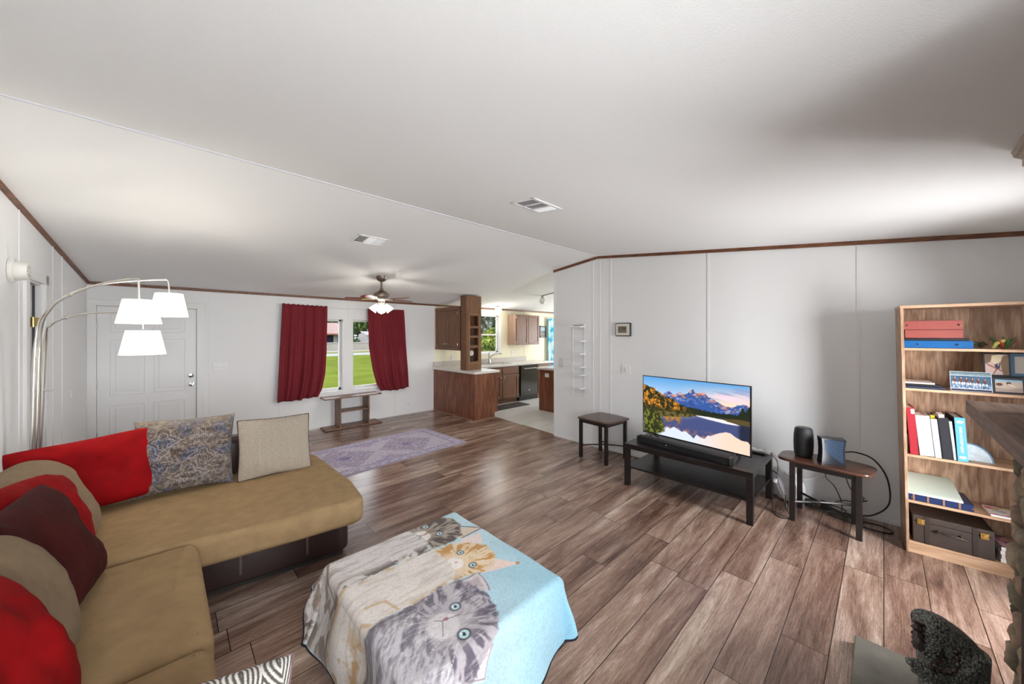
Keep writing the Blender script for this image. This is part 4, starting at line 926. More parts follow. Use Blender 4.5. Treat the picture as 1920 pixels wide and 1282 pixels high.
# orange body (middle)
ob = [(1.04, 1.68), (.80, 1.70), (.69, 1.70), (.24, 1.72), (.24, 1.40), (.54, 1.40), (.66, 1.405), (.80, 1.40), (.94, 1.40), (1.02, 1.385), (1.06, 1.52)]
m = furry(ob, (216, 208, 200), seed=52); bp_.put(m*np.clip((long_-.52)*6, 0, 1)*.35, (176, 160, 146))
edge_ = np.clip((np.abs(y-1.55)-.115)*22, 0, 1); bp_.put(m*edge_*np.clip((fbm(x*18, y*30, 53)-.45)*7, 0, 1)*.75, (176, 124, 48)); bp_.put(m*np.clip((.60-x)*5, 0, 1)*np.clip((fbm(x*16, y*14, 54)-.5)*8, 0, 1)*.7, (170, 122, 56))
bp_.line([(.60, 1.52), (.68, 1.50), (.69, 1.46), (.70, 1.42)], .008, (180, 136, 74), .5); bp_.line([(.46, 1.50), (.50, 1.45), (.56, 1.46), (.58, 1.42)], .009, (176, 134, 74), .5)
# grey body (near)
gb = [(.83, 1.40), (.66, 1.405), (.24, 1.40), (.24, 1.05), (.30, .80), (.66, .80), (.76, .94), (.80, .99), (.93, 1.2)]
m = furry(gb, (188, 184, 188), seed=55); bp_.put(m*np.clip((diag-.48)*6, 0, 1)*.6, (120, 112, 118)); bp_.put(m*np.clip((fbm((x+y)*9, (x-y)*26, 56)-.5)*8, 0, 1)*.65, (84, 78, 90)); bp_.put(m*np.clip((y-1.35)*22, 0, 1)*.6, (76, 66, 76)); bp_.put(m*np.clip((long2-.55)*6, 0, 1)*.4, (222, 218, 218))
# tabby head
bp_.put(bp_.soft([(1.22, 1.80), (1.37, 1.665), (1.20, 1.665)], .006), (206, 188, 170)); bp_.line([(1.25, 1.795), (1.36, 1.668), (1.21, 1.668)], .005, (70, 52, 44), .9)
bp_.put(bp_.soft([(1.20, 1.66), (1.32, 1.64), (1.26, 1.54), (1.17, 1.60)], .008), (222, 206, 200))
th = [(.99, 1.99), (1.10, 2.01), (1.23, 1.965), (1.29, 1.89), (1.28, 1.79), (1.22, 1.69), (1.14, 1.67), (1.03, 1.69), (1.04, 1.765), (1.05, 1.85), (1.01, 1.95)]
m = furry(th, (158, 144, 130), seed=57); rad = np.hypot(x-1.06, y-1.85); an = np.arctan2(y-1.85, x-1.06)
bp_.put(m*np.clip((fbm(an*9+20, rad*18, 58)-.44)*8, 0, 1)*.85*np.clip((rad-.05)*20, 0, 1), (58, 44, 38)); bp_.put(m*bp_.ell(1.05, 1.84, .055, .06), (222, 216, 210)); bp_.put(m*bp_.ell(1.115, 1.85, .03, .022)*.8, (128, 106, 88))
# orange head
bp_.put(bp_.soft([(1.20, 1.43), (1.29, 1.275), (1.11, 1.33)], .006), (228, 204, 194)); bp_.put(bp_.ell(1.287, 1.28, .012), (190, 132, 60)); bp_.put(bp_.soft([(1.12, 1.65), (1.24, 1.64), (1.27, 1.55), (1.2, 1.58)], .008)*.6, (226, 208, 200))
oh = [(1.03, 1.66), (1.13, 1.655), (1.21, 1.60), (1.262, 1.51), (1.24, 1.42), (1.19, 1.355), (1.12, 1.335), (1.02, 1.38), (1.01, 1.46), (1.03, 1.52)]
m = furry(oh, (222, 200, 168), seed=59); rad = np.hypot(x-1.05, y-1.50); an = np.arctan2(y-1.50, x-1.05)
bp_.put(m*np.clip((fbm(an*8+20, rad*16, 60)-.46)*8, 0, 1)*.8*np.clip((rad-.06)*20, 0, 1), (186, 124, 44)); bp_.put(m*bp_.ell(1.04, 1.50, .05, .05), (230, 224, 218)); bp_.put(bp_.ell(1.054, 1.503, .010, .008), (214, 150, 140))
# grey head
bp_.put(bp_.soft([(.95, 1.38), (1.12, 1.335), (1.05, 1.23)], .008), (204, 192, 192)); bp_.put(bp_.ell(1.03, 1.32, .05, .03, -.6)*.6, (224, 212, 210)); bp_.put(bp_.soft([(.86, 1.06), (.91, 1.03), (.85, .94), (.76, .99)], .008), (220, 206, 210))
gh = [(.82, 1.40), (.90, 1.41), (.98, 1.39), (1.035, 1.26), (1.01, 1.146), (.96, 1.075), (.875, 1.01), (.79, .97), (.73, 1.02), (.71, 1.12), (.72, 1.24), (.75, 1.34)]
m = furry(gh, (172, 164, 168), seed=61); rad = np.hypot(x-.80, y-1.21); an = np.arctan2(y-1.21, x-.80)
bp_.put(m*np.clip((fbm(an*8+20, rad*14, 62)-.45)*8, 0, 1)*.75*np.clip((rad-.07)*12, 0, 1), (70, 62, 76)); bp_.put(m*np.clip((x-.93)*14, 0, 1)*np.clip((fbm(x*30, y*18, 63)-.45)*8, 0, 1)*.7, (48, 46, 66)); bp_.put(m*bp_.ell(.79, 1.215, .07, .075)*.8, (214, 208, 208))
bp_.put(m*np.clip((long2-.56)*6, 0, 1)*.4, (226, 220, 220))
bp_.line([(.875, 1.215), (.80, 1.235), (.775, 1.26)], .003, (104, 88, 92), .7); bp_.line([(.80, 1.235), (.775, 1.195), (.76, 1.17)], .0025, (92, 78, 82), .7); bp_.put(bp_.ell(.815, 1.235, .013, .010), (150, 110, 116))
bp_.line([(1.075, 1.845), (1.05, 1.85), (1.035, 1.87)], .0035, (90, 70, 64), .8); bp_.line([(1.05, 1.85), (1.03, 1.83)], .0035, (90, 70, 64), .8); bp_.put(bp_.ell(1.078, 1.845, .011, .009), (168, 116, 106))
bp_.put(bp_.soft([(.975, 1.365), (1.075, 1.325), (1.04, 1.27)], .01)*.6, (150, 136, 140)); bp_.line([(.955, 1.385), (1.115, 1.337), (1.05, 1.235)], .004, (96, 84, 92), .7); bp_.line([(.775, .985), (.85, .945), (.905, 1.03)], .003, (120, 104, 110), .6)
for k_ in range(9):
    if k_ < 5: bp_.line([(.93+.004*k_, 1.30-.035*k_), (.98+.004*k_, 1.30-.035*k_)], .0035, (58, 50, 66), .55)
    bp_.line([(1.14+.006*k_, 1.60-.022*k_), (1.19+.005*k_, 1.595-.022*k_)], .003, (176, 112, 34), .55); bp_.line([(1.16+.004*k_, 1.95-.025*k_), (1.215+.004*k_, 1.945-.025*k_)], .003, (52, 40, 34), .6)
for (wx_, wy_, sc_) in ((.79, 1.20, 1.0), (1.045, 1.50, .7), (1.05, 1.84, .7)):
    for k_ in range(-3, 4): bp_.line([(wx_, wy_+.03*sc_*k_), (wx_-.10*sc_, wy_+.055*sc_*k_)], .0012, (240, 238, 236), .7)
for (ex, ey, er) in ((1.117, 1.91, .024), (1.139, 1.791, .024), (1.115, 1.552, .022), (1.105, 1.43, .023), (.882, 1.265, .027), (.823, 1.121, .030)):
    bp_.put(bp_.ell(ex, ey, er, er*.98), (56, 56, 62)); bp_.put(bp_.ell(ex, ey, er*.74, er*.74), (176, 204, 210)); bp_.put(bp_.ell(ex, ey, er*.26, er*.34), (30, 34, 40)); bp_.put(bp_.ell(ex-er*.25, ey+er*.25, er*.13), (250, 250, 250))
bp_.put(np.clip((fbm(x*150, y*150, 66, 2)-.5)*6, 0, 1)*.10, (90, 90, 90))
def drape(Sx, Ty):
    a_ = (Sx-.965)/(S1-.965); b_ = (Ty-1.51)/(1.51-T0); q_ = (a_ > 0) & (b_ < 0); m_ = np.maximum(np.abs(a_), np.abs(b_)); l_ = (np.abs(a_)**3.6+np.abs(b_)**3.6)**(1/3.6)+1e-9
    f_ = np.where(q_, m_/l_, 1.0); Sx = .965+(Sx-.965)*f_; Ty = 1.51+(Ty-1.51)*f_
    cx, cy, hx, hy, top = .965, 1.51, .405, .457, .455
    r = .035
    dx = Sx-cx; dy = Ty-cy; ex = np.maximum(np.abs(dx)-(hx-r), 0); ey = np.maximum(np.abs(dy)-(hy-r), 0); d = np.hypot(ex, ey)+1e-9
    ux = np.sign(dx)*ex/d; uy = np.sign(dy)*ey/d
    arc = r*math.pi/2; th = np.minimum(d, arc)/r; out = r*np.sin(th); dn = r*(1-np.cos(th)); rest = np.maximum(d-arc, 0)
    cornerness = np.minimum(ex, ey)/(np.maximum(ex, ey)+1e-6)
    fl = .16+(.42*(dx < 0)+.12*(dx > 0))*cornerness+.10*np.sin(Sx*11+Ty*13)
    hangdir = np.clip(fl, .05, .7)
    out = out+rest*hangdir; dn = dn+rest*np.sqrt(1-hangdir**2)
    wav = .018*np.sin((Sx*uy-Ty*ux)*16+1.0)*np.clip(rest*8, 0, 1)
    X = cx+np.sign(dx)*np.minimum(np.abs(dx), hx-r)+ux*(out+wav); Y = cy+np.sign(dy)*np.minimum(np.abs(dy), hy-r)+uy*(out+wav)
    Z = top-dn+.0035*np.sin(Sx*17+Ty*5)*np.sin(Ty*13)+.006*fbm(Sx*5, Ty*5, 70, 2)
    return np.stack([X, Y, np.maximum(Z, .012)], -1)
t = thing('kitten_blanket', 'pale blue fleece blanket printed with three kittens, draped over the ottoman', 'blanket', (.965, 1.51, .44))
FLE = vcmat('fleece', .95, bump=.5, bscale=500, sheen=.15)
o = grid_obj('printed_fleece', drape(bp_.x, bp_.y), bp_, FLE, t); md = o.modifiers.new('thick', 'SOLIDIFY'); md.thickness = .006; md.offset = -1
nb = 70; bx_ = np.concatenate([np.linspace(S0, S1, nb), np.full(nb, S1), np.linspace(S1, S0, nb), np.full(nb, S0)]); by_ = np.concatenate([np.full(nb, T1), np.linspace(T1, T0, nb), np.full(nb, T0), np.linspace(T0, T1, nb)])
bpts = drape(bx_, by_); keep = [tuple(map(float, bpts[0]))]
for q in bpts[1:]:
    if np.linalg.norm(np.array(keep[-1])-q) > .006: keep.append(tuple(map(float, q)))
part('edging', MB().tube(keep, .0085, 7, closed=True), mat('navy_edging', rgb(22, 24, 34), .95), t, True)
# ================================================================== TELEVISION CORNER
t = thing('tv_stand', 'low black rectangular tv bench with a lower shelf', 'tv stand', (3.93, 1.35, 0), 0)
X0, X1, Y0, Y1 = 3.555, 4.32, .765, 1.945
part('tabletop', MB().box(X0, X1, Y0, Y1, .40, .45, bev=.003), ESPR, t)
for xx in (X0, X1-.05):
    for yy in (Y0, Y1-.05): part('leg', MB().box(xx, xx+.05, yy, yy+.05, 0, .40, bev=.002), ESPR, t)
part('shelf', MB().box(X0+.02, X1-.02, Y0+.01, Y1-.01, .19, .208), ESPR, t)
# television
A_ = Vector((3.926, 1.917)); B_ = Vector((3.785, .826)); dv = (B_-A_); wd = dv.length; ang = math.atan2(dv.y, dv.x)
M = Matrix.Translation((A_.x, A_.y, 0)) @ Matrix.Rotation(ang, 4, 'Z')      # local x along the screen, -y towards the room
cen = (A_+B_)/2
t = thing('television', 'flat screen television showing a mountain lake at sunset', 'television', (cen.x, cen.y, .45))
part('bezel', MB(M).box(0, wd, 0, .012, .507, 1.155, bev=.002), BLACK, t)
part('back_housing', MB(M).box(.12, wd-.12, .012, .06, .53, .95, bev=.02), BLACK, t)
for xx, sg in ((.12, 1), (wd-.14, 1)):
    mb = MB(M); mb.tube([(xx, .01, .52), (xx, -.03, .49), (xx, -.11, .4555)], .008, 6); mb.tube([(xx, .01, .52), (xx, .05, .49), (xx, .12, .4555)], .008, 6); part('foot', mb, BLACK, t)
pc = Pic(0, 1, 0, 1, 460, 260, (96, 160, 214)); x, y = pc.x, pc.y; q = y[..., None]
sky = np.array((86, 150, 208))*(1-np.clip(q*2.6, 0, 1))+np.array((196, 208, 226))*np.clip(q*2.6, 0, 1); warm = np.clip((x-.35)*1.9, 0, 1)[..., None]*np.clip(q*3.2, 0, 1)
pc.c[:] = (sky*(1-warm)+np.array((246, 206, 178))*warm)/255
cl = fbm(x*5+y*6, y*22-x*5, 81, 5); pc.put(np.clip((cl-.48)*5, 0, 1)*np.clip((x-.42)*3, 0, 1)*np.clip((.33-y)*9, 0, 1)*.8, (232, 200, 214)); pc.put(np.clip((fbm(x*4, y*26-x*6, 82)-.5)*6, 0, 1)*np.clip((x-.5)*3, 0, 1)*np.clip((.3-y)*8, 0, 1)*.5, (120, 130, 180))
ridge = [(0, .33), (.215, .285), (.243, .253), (.291, .202), (.335, .264), (.365, .251), (.395, .196), (.431, .242), (.467, .216), (.495, .168), (.527, .126), (.541, .182), (.571, .187), (.591, .177), (.631, .168), (.664, .229), (.696, .238), (.733, .273), (.77, .308), (.813, .335), (.866, .331), (.906, .288), (.951, .271), (1, .28)]
rx, ry = zip(*ridge); rz = np.interp(x, rx, ry)+(fbm(x*60, y*0, 83)-.5)*.02; dpt = y-rz; mt = np.clip(dpt*160, 0, 1)
pc.put(mt, (52, 84, 150)); n5 = fbm(x*26-y*10, y*30+x*16, 84, 5)
pc.put(mt*np.clip((.10-dpt)*12, 0, 1)*np.clip((n5-.44)*8, 0, 1), (226, 132, 92)); pc.put(mt*np.clip((.20-dpt)*8, 0, 1)*np.clip((fbm(x*34-y*20, y*40+x*30, 85)-.56)*9, 0, 1)*.7, (206, 196, 214)); pc.put(mt*np.clip((fbm(x*20, y*24-x*14, 86)-.5)*6, 0, 1)*.5, (34, 54, 104))
tl = [(0, .14), (.045, .15), (.08, .18), (.117, .178), (.15, .24), (.195, .257), (.227, .313), (.274, .333), (.32, .328), (.365, .378), (.41, .403), (.44, .431), (.54, .44), (.64, .457), (.80, .444), (.905, .44), (.925, .39), (.942, .315), (.956, .35), (.968, .38), (1, .29)]
tx, ty = zip(*tl); tz = np.interp(x, tx, ty)+(fbm(x*90, y*0+3, 87)-.5)*.04; tm = np.clip((y-tz)*120, 0, 1)
wl = [(0, .68), (.2, .673), (.32, .642), (.467, .602), (.551, .556), (.605, .553), (.7, .55), (.813, .545), (.9, .572), (1, .575)]
wx, wy = zip(*wl); wz = np.interp(x, wx, wy)
pc.put(tm, (44, 46, 26)); n6 = fbm(x*44, y*22, 88); lft = np.clip((.50-x)*8, 0, 1)
pc.put(tm*lft*np.clip((n6-.47)*10, 0, 1)*np.clip((.56-y)*14, 0, 1), (206, 132, 36)); pc.put(tm*lft*np.clip((fbm(x*70, y*50, 89)-.5)*9, 0, 1)*.6, (24, 30, 18)); pc.put(tm*np.clip((x-.5)*8, 0, 1)*.6, (22, 34, 26))
pc.put(tm*np.clip((y-.50-.06*(1-x))*30, 0, 1)*np.clip((fbm(x*40, y*60, 90)-.35)*5, 0, 1)*.9, (112, 98, 50))
wm = np.clip((y-wz)*150, 0, 1); pc.put(wm, (66, 76, 120))
pc.put(wm*np.clip((wz+.06-y)*14, 0, 1)*.6, (130, 128, 140))
rl = [(0, .80), (.231, .84), (.266, .83), (.297, .853), (.335, .809), (.373, .826), (.41, .861), (.453, .839), (.495, .882), (.53, .933), (.558, .858), (.591, .886), (.631, .893), (.657, .837), (.696, .822), (.733, .774), (.77, .749), (.807, .724), (.848, .725), (.883, .76), (.934, .798), (.984, .80), (1, .83)]
lx, ly = zip(*rl); lz = np.interp(x, lx, ly)+(fbm(x*50, y*0+7, 91)-.5)*.015; lm = np.clip((y-lz)*140, 0, 1)*wm
pc.put(wm*(1-lm)*np.clip((.17-np.abs(y-lz))*6, 0, 1)*np.clip((n5-.46)*8, 0, 1)*np.clip((y-.75)*8, 0, 1)*.8, (214, 124, 88))
pc.put(lm, (206, 214, 226)); pc.put(lm*np.clip((x-.5)*3, 0, 1)*.9, (234, 200, 176)); pc.put(wm*np.clip((.43-x)*20, 0, 1)*np.clip((x-.2)*20, 0, 1)*np.clip((.78-y)*12, 0, 1)*np.clip((n6-.42)*8, 0, 1)*.85, (180, 120, 36))
pc.put(wm*(1-lm)*np.clip((x-.90)*30, 0, 1)*.8, (26, 30, 44))
pc.put(pc.soft([(.551, .548), (.67, .54), (.81, .546), (.93, .590), (.82, .60), (.67, .583), (.57, .563)], .008), (226, 222, 232)); pc.put(pc.soft([(.80, .53), (.912, .50), (1, .51), (1, .575), (.883, .572), (.819, .560)], .008), (84, 72, 40))
pc.put(pc.soft([(0, .58), (.12, .59), (.19, .665), (.225, .781), (.242, .86), (.232, .93), (.18, .97), (.14, 1.01), (0, 1.01)], .03, 92), (40, 46, 22)); bm_ = pc.soft([(0, .58), (.12, .59), (.19, .665), (.225, .781), (.242, .86), (.232, .93), (.16, 1.0), (0, 1.0)], .03, 92); pc.put(bm_*np.clip((fbm(x*50, y*26, 93)-.48)*8, 0, 1), (112, 112, 44))
sc = M.to_3x3(); p0 = M @ Vector((.010, -.0012, 1.147)); flatpic('screen', pc, p0, sc @ Vector((wd-.022, 0, 0)), (0, 0, -.625), vcmat('screen_image', .3, emit=.95), t)
t = thing('soundbar', 'long black soundbar in front of the television', 'soundbar', (3.70, 1.45, .45))
M2 = Matrix.Translation((3.79, 1.87, 0)) @ Matrix.Rotation(ang+R(1), 4, 'Z')
part('bar', MB(M2).box(0, .92, -.085, -.005, .4505, .515, bev=.006), mat('speaker_cloth', (.014, .014, .015), .8, bump=.6, bscale=600), t)
part('end_cap', MB(M2).box(.92, .935, -.085, -.005, .4505, .515, bev=.004), BLACK, t)
part('status_light', MB(M2).cyl((.34, -.086, .49), (.34, -.084, .49), .003, 8), mat('led', (.8, .85, .9), .3, emit=1), t)
t = solo('remote_control', MB().box(4.16, 4.205, .80, .95, .4505, .468, bev=.006), BLACK, 'black remote on the tv bench behind the television edge', 'remote')
t = thing('power_strip', 'white power strip on the right rear of the tv bench', 'power strip', (4.24, .86, .45))
part('strip_body', MB().box(4.215, 4.265, .77, .93, .4505, .482, bev=.006), WHITE, t)
for k in range(2): part('socket', MB().box(4.232, 4.248, .80+k*.06, .83+k*.06, .481, .4835), mat('grey_slots', (.35, .34, .32), .6), t)
# left side table
t = thing('side_table', 'small square dark side table left of the tv bench', 'side table', (4.12, 2.56, 0), group=None)
out = []
cs = [(3.885, 2.335), (4.345, 2.305), (4.385, 2.765), (3.925, 2.82)]
for i in range(4):
    a = Vector(cs[i]); b = Vector(cs[(i+1) % 4]); d_ = b-a; n_ = Vector((d_.y, -d_.x)).normalized()
    for k in range(8): s_ = k/8; out.append(tuple(a+d_*s_+n_*.028*4*s_*(1-s_)))
part('tabletop', MB().loft(out, .508, .53, .006, 2), DARKW, t, True)
legs = [(3.915, 2.385), (3.955, 2.79), (4.325, 2.355), (4.355, 2.745)]
for (a, b) in legs: part('leg', MB().box(a-.019, a+.019, b-.019, b+.019, 0, .508, bev=.002), ESPR, t)
mb = MB()
for i, j in ((0, 1), (1, 3), (3, 2), (2, 0)):
    a = Vector(legs[i]); b = Vector(legs[j]); d_ = (b-a).normalized(); n_ = Vector((d_.y, -d_.x))*.009; q = [a-n_, b-n_, b+n_, a+n_]; mb.prism([tuple(v) for v in q][::-1], .462, .508)
part('apron', mb, ESPR, t)
for i, j in ((0, 3), (1, 2)):
    a = Vector(legs[i]); b = Vector(legs[j]); c_ = (a+b)/2; n_ = Vector((b.y-a.y, a.x-b.x)).normalized()*.05*(1 if i == 0 else -1)
    pts = [(a.x, a.y, .155), ((a.x+c_.x)/2+n_.x*.7, (a.y+c_.y)/2+n_.y*.7, .155), (c_.x+n_.x, c_.y+n_.y, .155), ((b.x+c_.x)/2+n_.x*.7, (b.y+c_.y)/2+n_.y*.7, .155), (b.x, b.y, .155)]
    part('stretcher', MB().tube(pts, .009, 6), ESPR, t)
# right half-oval side table
t = thing('side_table', 'half-oval dark side table right of the tv bench, holding a speaker', 'side table', (4.1, .34, 0))
out = roundpoly([(3.885, .06), (4.20, .03), (4.285, .30), (4.22, .66), (3.915, .67)], [.10, .10, .3, .12, .10], 8)
part('tabletop', MB().loft(out, .508, .532, .007, 2), DARKW, t, True)
legs = [(3.925, .135), (3.935, .555), (4.235, .175), (4.255, .545)]
for (a, b) in legs: part('leg', MB().box(a-.019, a+.019, b-.019, b+.019, 0, .508, bev=.002), ESPR, t)
mb = MB()
for i, j in ((0, 1), (1, 3), (3, 2), (2, 0)):
    a = Vector(legs[i]); b = Vector(legs[j]); d_ = (b-a).normalized(); n_ = Vector((d_.y, -d_.x))*.009; q = [a-n_, b-n_, b+n_, a+n_]; mb.prism([tuple(v) for v in q][::-1], .468, .508)
part('apron', mb, ESPR, t)
for i, j in ((0, 3), (1, 2)):
    a, b = legs[i], legs[j]; part('stretcher', MB().tube([(a[0], a[1], .15+.012*i), ((a[0]+b[0])/2, (a[1]+b[1])/2+.02, .15+.012*i), (b[0], b[1], .15+.012*i)], .010, 6), ESPR, t)
# speaker cylinder
t = thing('smart_speaker', 'tall black rounded cylindrical speaker on the half-oval side table', 'speaker', (4.12, .50, .532))
part('speaker_body', MB().lathe([(.052, .0), (.064, .008), (.070, .05), (.072, .12), (.070, .19), (.064, .24), (.056, .252), (.001, .252)], (4.11, .50, .533), 36), mat('speaker_grey', (.018, .019, .022), .45, bump=.4, bscale=700), t, True)
part('top_panel', MB().lathe([(.052, .2515), (.050, .2555), (.001, .2555)], (4.11, .50, .533), 32), BLACK, t, True)
# ribbed modem box
t = thing('modem', 'black upright modem with a dimpled front and flared edges', 'modem', (4.03, .31, .532))
M = Matrix.Translation((4.035, .305, .533)) @ Matrix.Rotation(R(-70), 4, 'Z')
mb = MB(M); pf = [(-.072, -.045), (-.03, -.036), (.03, -.036), (.072, -.045), (.078, .045), (.03, .036), (-.03, .036), (-.078, .045)]
vs = []; fs = []; hs = [0, .02, .06, .11, .16, .195, .215]
for h in hs:
    k_ = 1+.10*((h-.107)/.107)**2; vs += [(p[0]*k_, p[1]*k_, h) for p in pf]
n_ = len(pf)
for i in range(len(hs)-1):
    for k in range(n_): fs.append((i*n_+k, i*n_+(k+1) % n_, (i+1)*n_+(k+1) % n_, (i+1)*n_+k))
fs += [tuple(range(n_-1, -1, -1)), tuple((len(hs)-1)*n_+k for k in range(n_))]; mb.add(vs, fs)
part('case', mb, mat('modem_black', (.02, .024, .032), .25), t, True, ang=25)
mb = MB(M)
for i in range(13):
    for j in range(17):
        zz = .03+j*.0105; kk = 1+.10*((zz-.107)/.107)**2; xx = (-.052+i*.0088+(.0044 if j % 2 else 0))*kk; yy = (-.0365 if abs(xx) < .03 else -.0365-.0087*(abs(xx)-.03)/.042)*kk
        if i*.7+j > 7: mb.box(xx-.0026, xx+.0026, yy-.0030, yy, zz-.0026, zz+.0026)
part('dimple_pattern', mb, mat('modem_blue', rgb(66, 96, 132), .35), t)
part('logo', MB(M).prism([(-.058, .186), (-.046, .186), (-.052, .198)], .043, .0465, M=Matrix.Rotation(R(90), 4, 'X')), BLACK, t)
# cables
CB = mat('black_cable', (.012, .012, .012), .5); WC = mat('white_cable', (.7, .69, .66), .5)
def cable(name, label, pts, r, m_, group=None): return solo(name, MB().tube(bez(pts, 8), r, 7), m_, label, 'cable', loc=tuple(pts[0]), smooth=True, group=group)
cable('cable', 'thick black cable curving in a loop outside the right leg of the half-oval table', [(4.11, .25, .62), (4.25, .17, .61), (4.35, .06, .55), (4.38, -.02, .40), (4.36, -.03, .20), (4.32, .06, .09), (4.30, .18, .05), (4.28, .35, .02)], .006, CB)
cable('cable', 'thin black cable hanging from the table top down past the outlet', [(4.10, .33, .508), (4.22, .36, .36), (4.36, .31, .24), (4.30, .26, .13), (4.24, .26, .03)], .0035, CB)
cable('cable', 'thin black cable with a knot dangling right of the outlet', [(4.2, .23, .508), (4.32, .24, .40), (4.30, .20, .27), (4.33, .12, .21), (4.30, .15, .17), (4.34, .10, .19), (4.33, .16, .16), (4.30, .26, .15), (4.27, .34, .09)], .0035, CB)
cable('cable', 'white cable drooping from the tv bench to the wall outlet', [(4.28, .83, .47), (4.34, .74, .42), (4.30, .70, .30), (4.36, .60, .24), (4.40, .50, .24), (4.44, .41, .29)], .004, WC)
cable('cable', 'grey cable falling behind the right rear leg of the tv bench', [(4.27, .78, .46), (4.34, .73, .36), (4.30, .72, .20), (4.20, .66, .10), (4.10, .62, .03)], .005, mat('grey_cable', (.30, .28, .26), .5))
cable('cable', 'black cable looping on the floor between tv bench and half-oval table', [(4.30, .80, .30), (4.20, .74, .16), (4.06, .72, .03), (3.94, .68, .006), (3.90, .61, .006), (3.98, .57, .006), (4.08, .62, .03), (4.16, .64, .12)], .004, CB)
cable('cable', 'black cable lying on the floor toward the bookcase', [(4.28, .35, .006), (4.22, .20, .008), (4.20, .06, .006), (4.22, -.03, .006), (4.28, -.05, .006), (4.34, .02, .006), (4.30, .16, .01)], .005, CB)
cable('cable', 'black cable sloping from the tv bench under the half-oval table', [(4.30, .90, .36), (4.34, .72, .24), (4.38, .56, .12), (4.36, .40, .05), (4.30, .25, .03)], .006, CB)
cable('cable', 'bundle of black cables coiled on the floor under the half-oval table', [(4.30+.05*math.cos(a*.9)+.03*math.cos(a*2.3), .34+.13*math.sin(a*.9)+.03*math.sin(a*1.7), .012+.0035*a) for a in range(0, 16)], .0045, CB)
cable('cable', 'thin black cable dangling behind the tv bench near the small square table', [(4.36, 1.98, .42), (4.40, 1.99, .36), (4.36, 2.0, .30), (4.40, 1.96, .18), (4.42, 1.9, .02)], .003, CB)
cable('cable', 'short black cable running along the floor behind the small square table', [(4.10, 2.70, .008), (4.25, 2.62, .02), (4.40, 2.50, .01), (4.43, 2.2, .008), (4.43, 1.95, .008)], .004, CB)
for k, (a, b, s_) in enumerate((((4.34, .52), (4.38, .46), .07), ((4.36, .41), (4.40, .36), .08))):
    solo('power_adapter', MB().box(a[0], b[0], b[1], a[1], .001, s_, bev=.006), BLACK, ('black power adapter standing on the floor nearer the tv bench' if k == 0 else 'black power adapter standing on the floor below the wall outlet'), 'power adapter')
solo('white_plug', MB().box(4.14, 4.18, .70, .73, .215, .25, bev=.008), WHITE, 'white plug hanging at the end of the tv bench shelf', 'plug')
# crumpled white plastic bag behind
mb = MB(); nn_ = 22
vs = []; fs = []
for j in range(nn_):
    for i in range(nn_*2):
        th = math.pi*j/(nn_-1); ph = math.pi*i/nn_
        rr_ = 1+.35*(float(fbm(np.array(ph*1.4+3), np.array(th*2.0), 95))-.5)+.25*abs(math.sin(ph*3+th*2))*math.sin(th)
        vs.append((4.37+.065*rr_*math.sin(th)*math.cos(ph), .655+.11*rr_*math.sin(th)*math.sin(ph), .14+.135*rr_*-math.cos(th)))
for j in range(nn_-1):
    for i in range(nn_*2): fs.append((j*nn_*2+i, j*nn_*2+(i+1) % (nn_*2), (j+1)*nn_*2+(i+1) % (nn_*2), (j+1)*nn_*2+i))
mb.add(vs, fs); solo('plastic_bag', mb, mat('plastic_bag', (.74, .75, .79), .35, bump=.5, bscale=30), 'crumpled white plastic bag on the floor behind the tables', 'bag', smooth=True, ang=25)

# ================================================================== BOOKCASE
TH = R(4.6); O_ = Vector((3.985, -.118, 0))
BK = Matrix.Translation(O_) @ Matrix(((math.sin(TH), math.cos(TH), 0, 0), (-math.cos(TH), math.sin(TH), 0, 0), (0, 0, 1, 0), (0, 0, 0, 1)))
sh = Matrix.Identity(4); sh[0][2] = -.018   # the case leans a little sideways
BK = BK @ sh
t = thing('bookcase', 'light oak five-shelf bookcase against the right wall', 'bookcase', tuple(O_), TH-R(90))
W, D, Hh = .765, .285, 1.835
part('side_panel', MB(BK).box(0, .016, 0, D, 0, Hh, bev=.001), OAK, t); part('side_panel', MB(BK).box(W-.016, W, 0, D, 0, Hh, bev=.001), OAK, t)
part('back_panel', MB(BK).box(.005, W-.005, D-.008, D, .02, Hh-.01), OAK, t)
part('top_panel', MB(BK).box(-.002, W+.002, -.002, D, Hh-.018, Hh+.002, bev=.001), OAKH, t)
for z in (.086, .388, .728, 1.220, 1.520): part('shelf', MB(BK).box(.016, W-.016, .004, D-.008, z-.018, z, bev=.001), OAKH, t)
part('kick_board', MB(BK).box(.016, W-.016, .01, .024, .0, .068), OAKH, t)
def bmat(n_, c, r_=.55): return mat(n_, c, r_)
PAPER = mat('paper', (.80, .79, .75), .8)
def lying_book(name, label, s0, s1, d0, d1, z0, z1, c, cat='binder', rings=0, group=None, paper=True, spine_c=None):
    t = thing(name, label, cat, tuple(BK @ Vector(((s0+s1)/2, (d0+d1)/2, z0)))); h = .003
    part('cover', MB(BK).box(s0, s1, d0, d1, z0, z0+h).box(s0, s1, d0, d1, z1-h, z1).box(s0, s1, d0, d0+.003, z0, z1), c, t)
    if paper: part('pages', MB(BK).box(s0+.004, s1-.004, d0+.006, d1-.004, z0+h, z1-h), PAPER, t)
    if rings:
        for xx in rings: part('ring_rivet', MB(BK).cyl((xx, d0, (z0+z1)/2), (xx, d0-.004, (z0+z1)/2), .006, 12), CHROME, t, True)
    return t
SAL = mat('salmon_vinyl', rgb(142, 68, 60), .5); BLU = mat('blue_vinyl', rgb(14, 84, 142), .35)
lying_book('ring_binder', 'blue ring binder lying at the bottom of the top shelf stack', .018, .342, .01, .26, 1.521, 1.575, BLU, rings=(.085, .27))
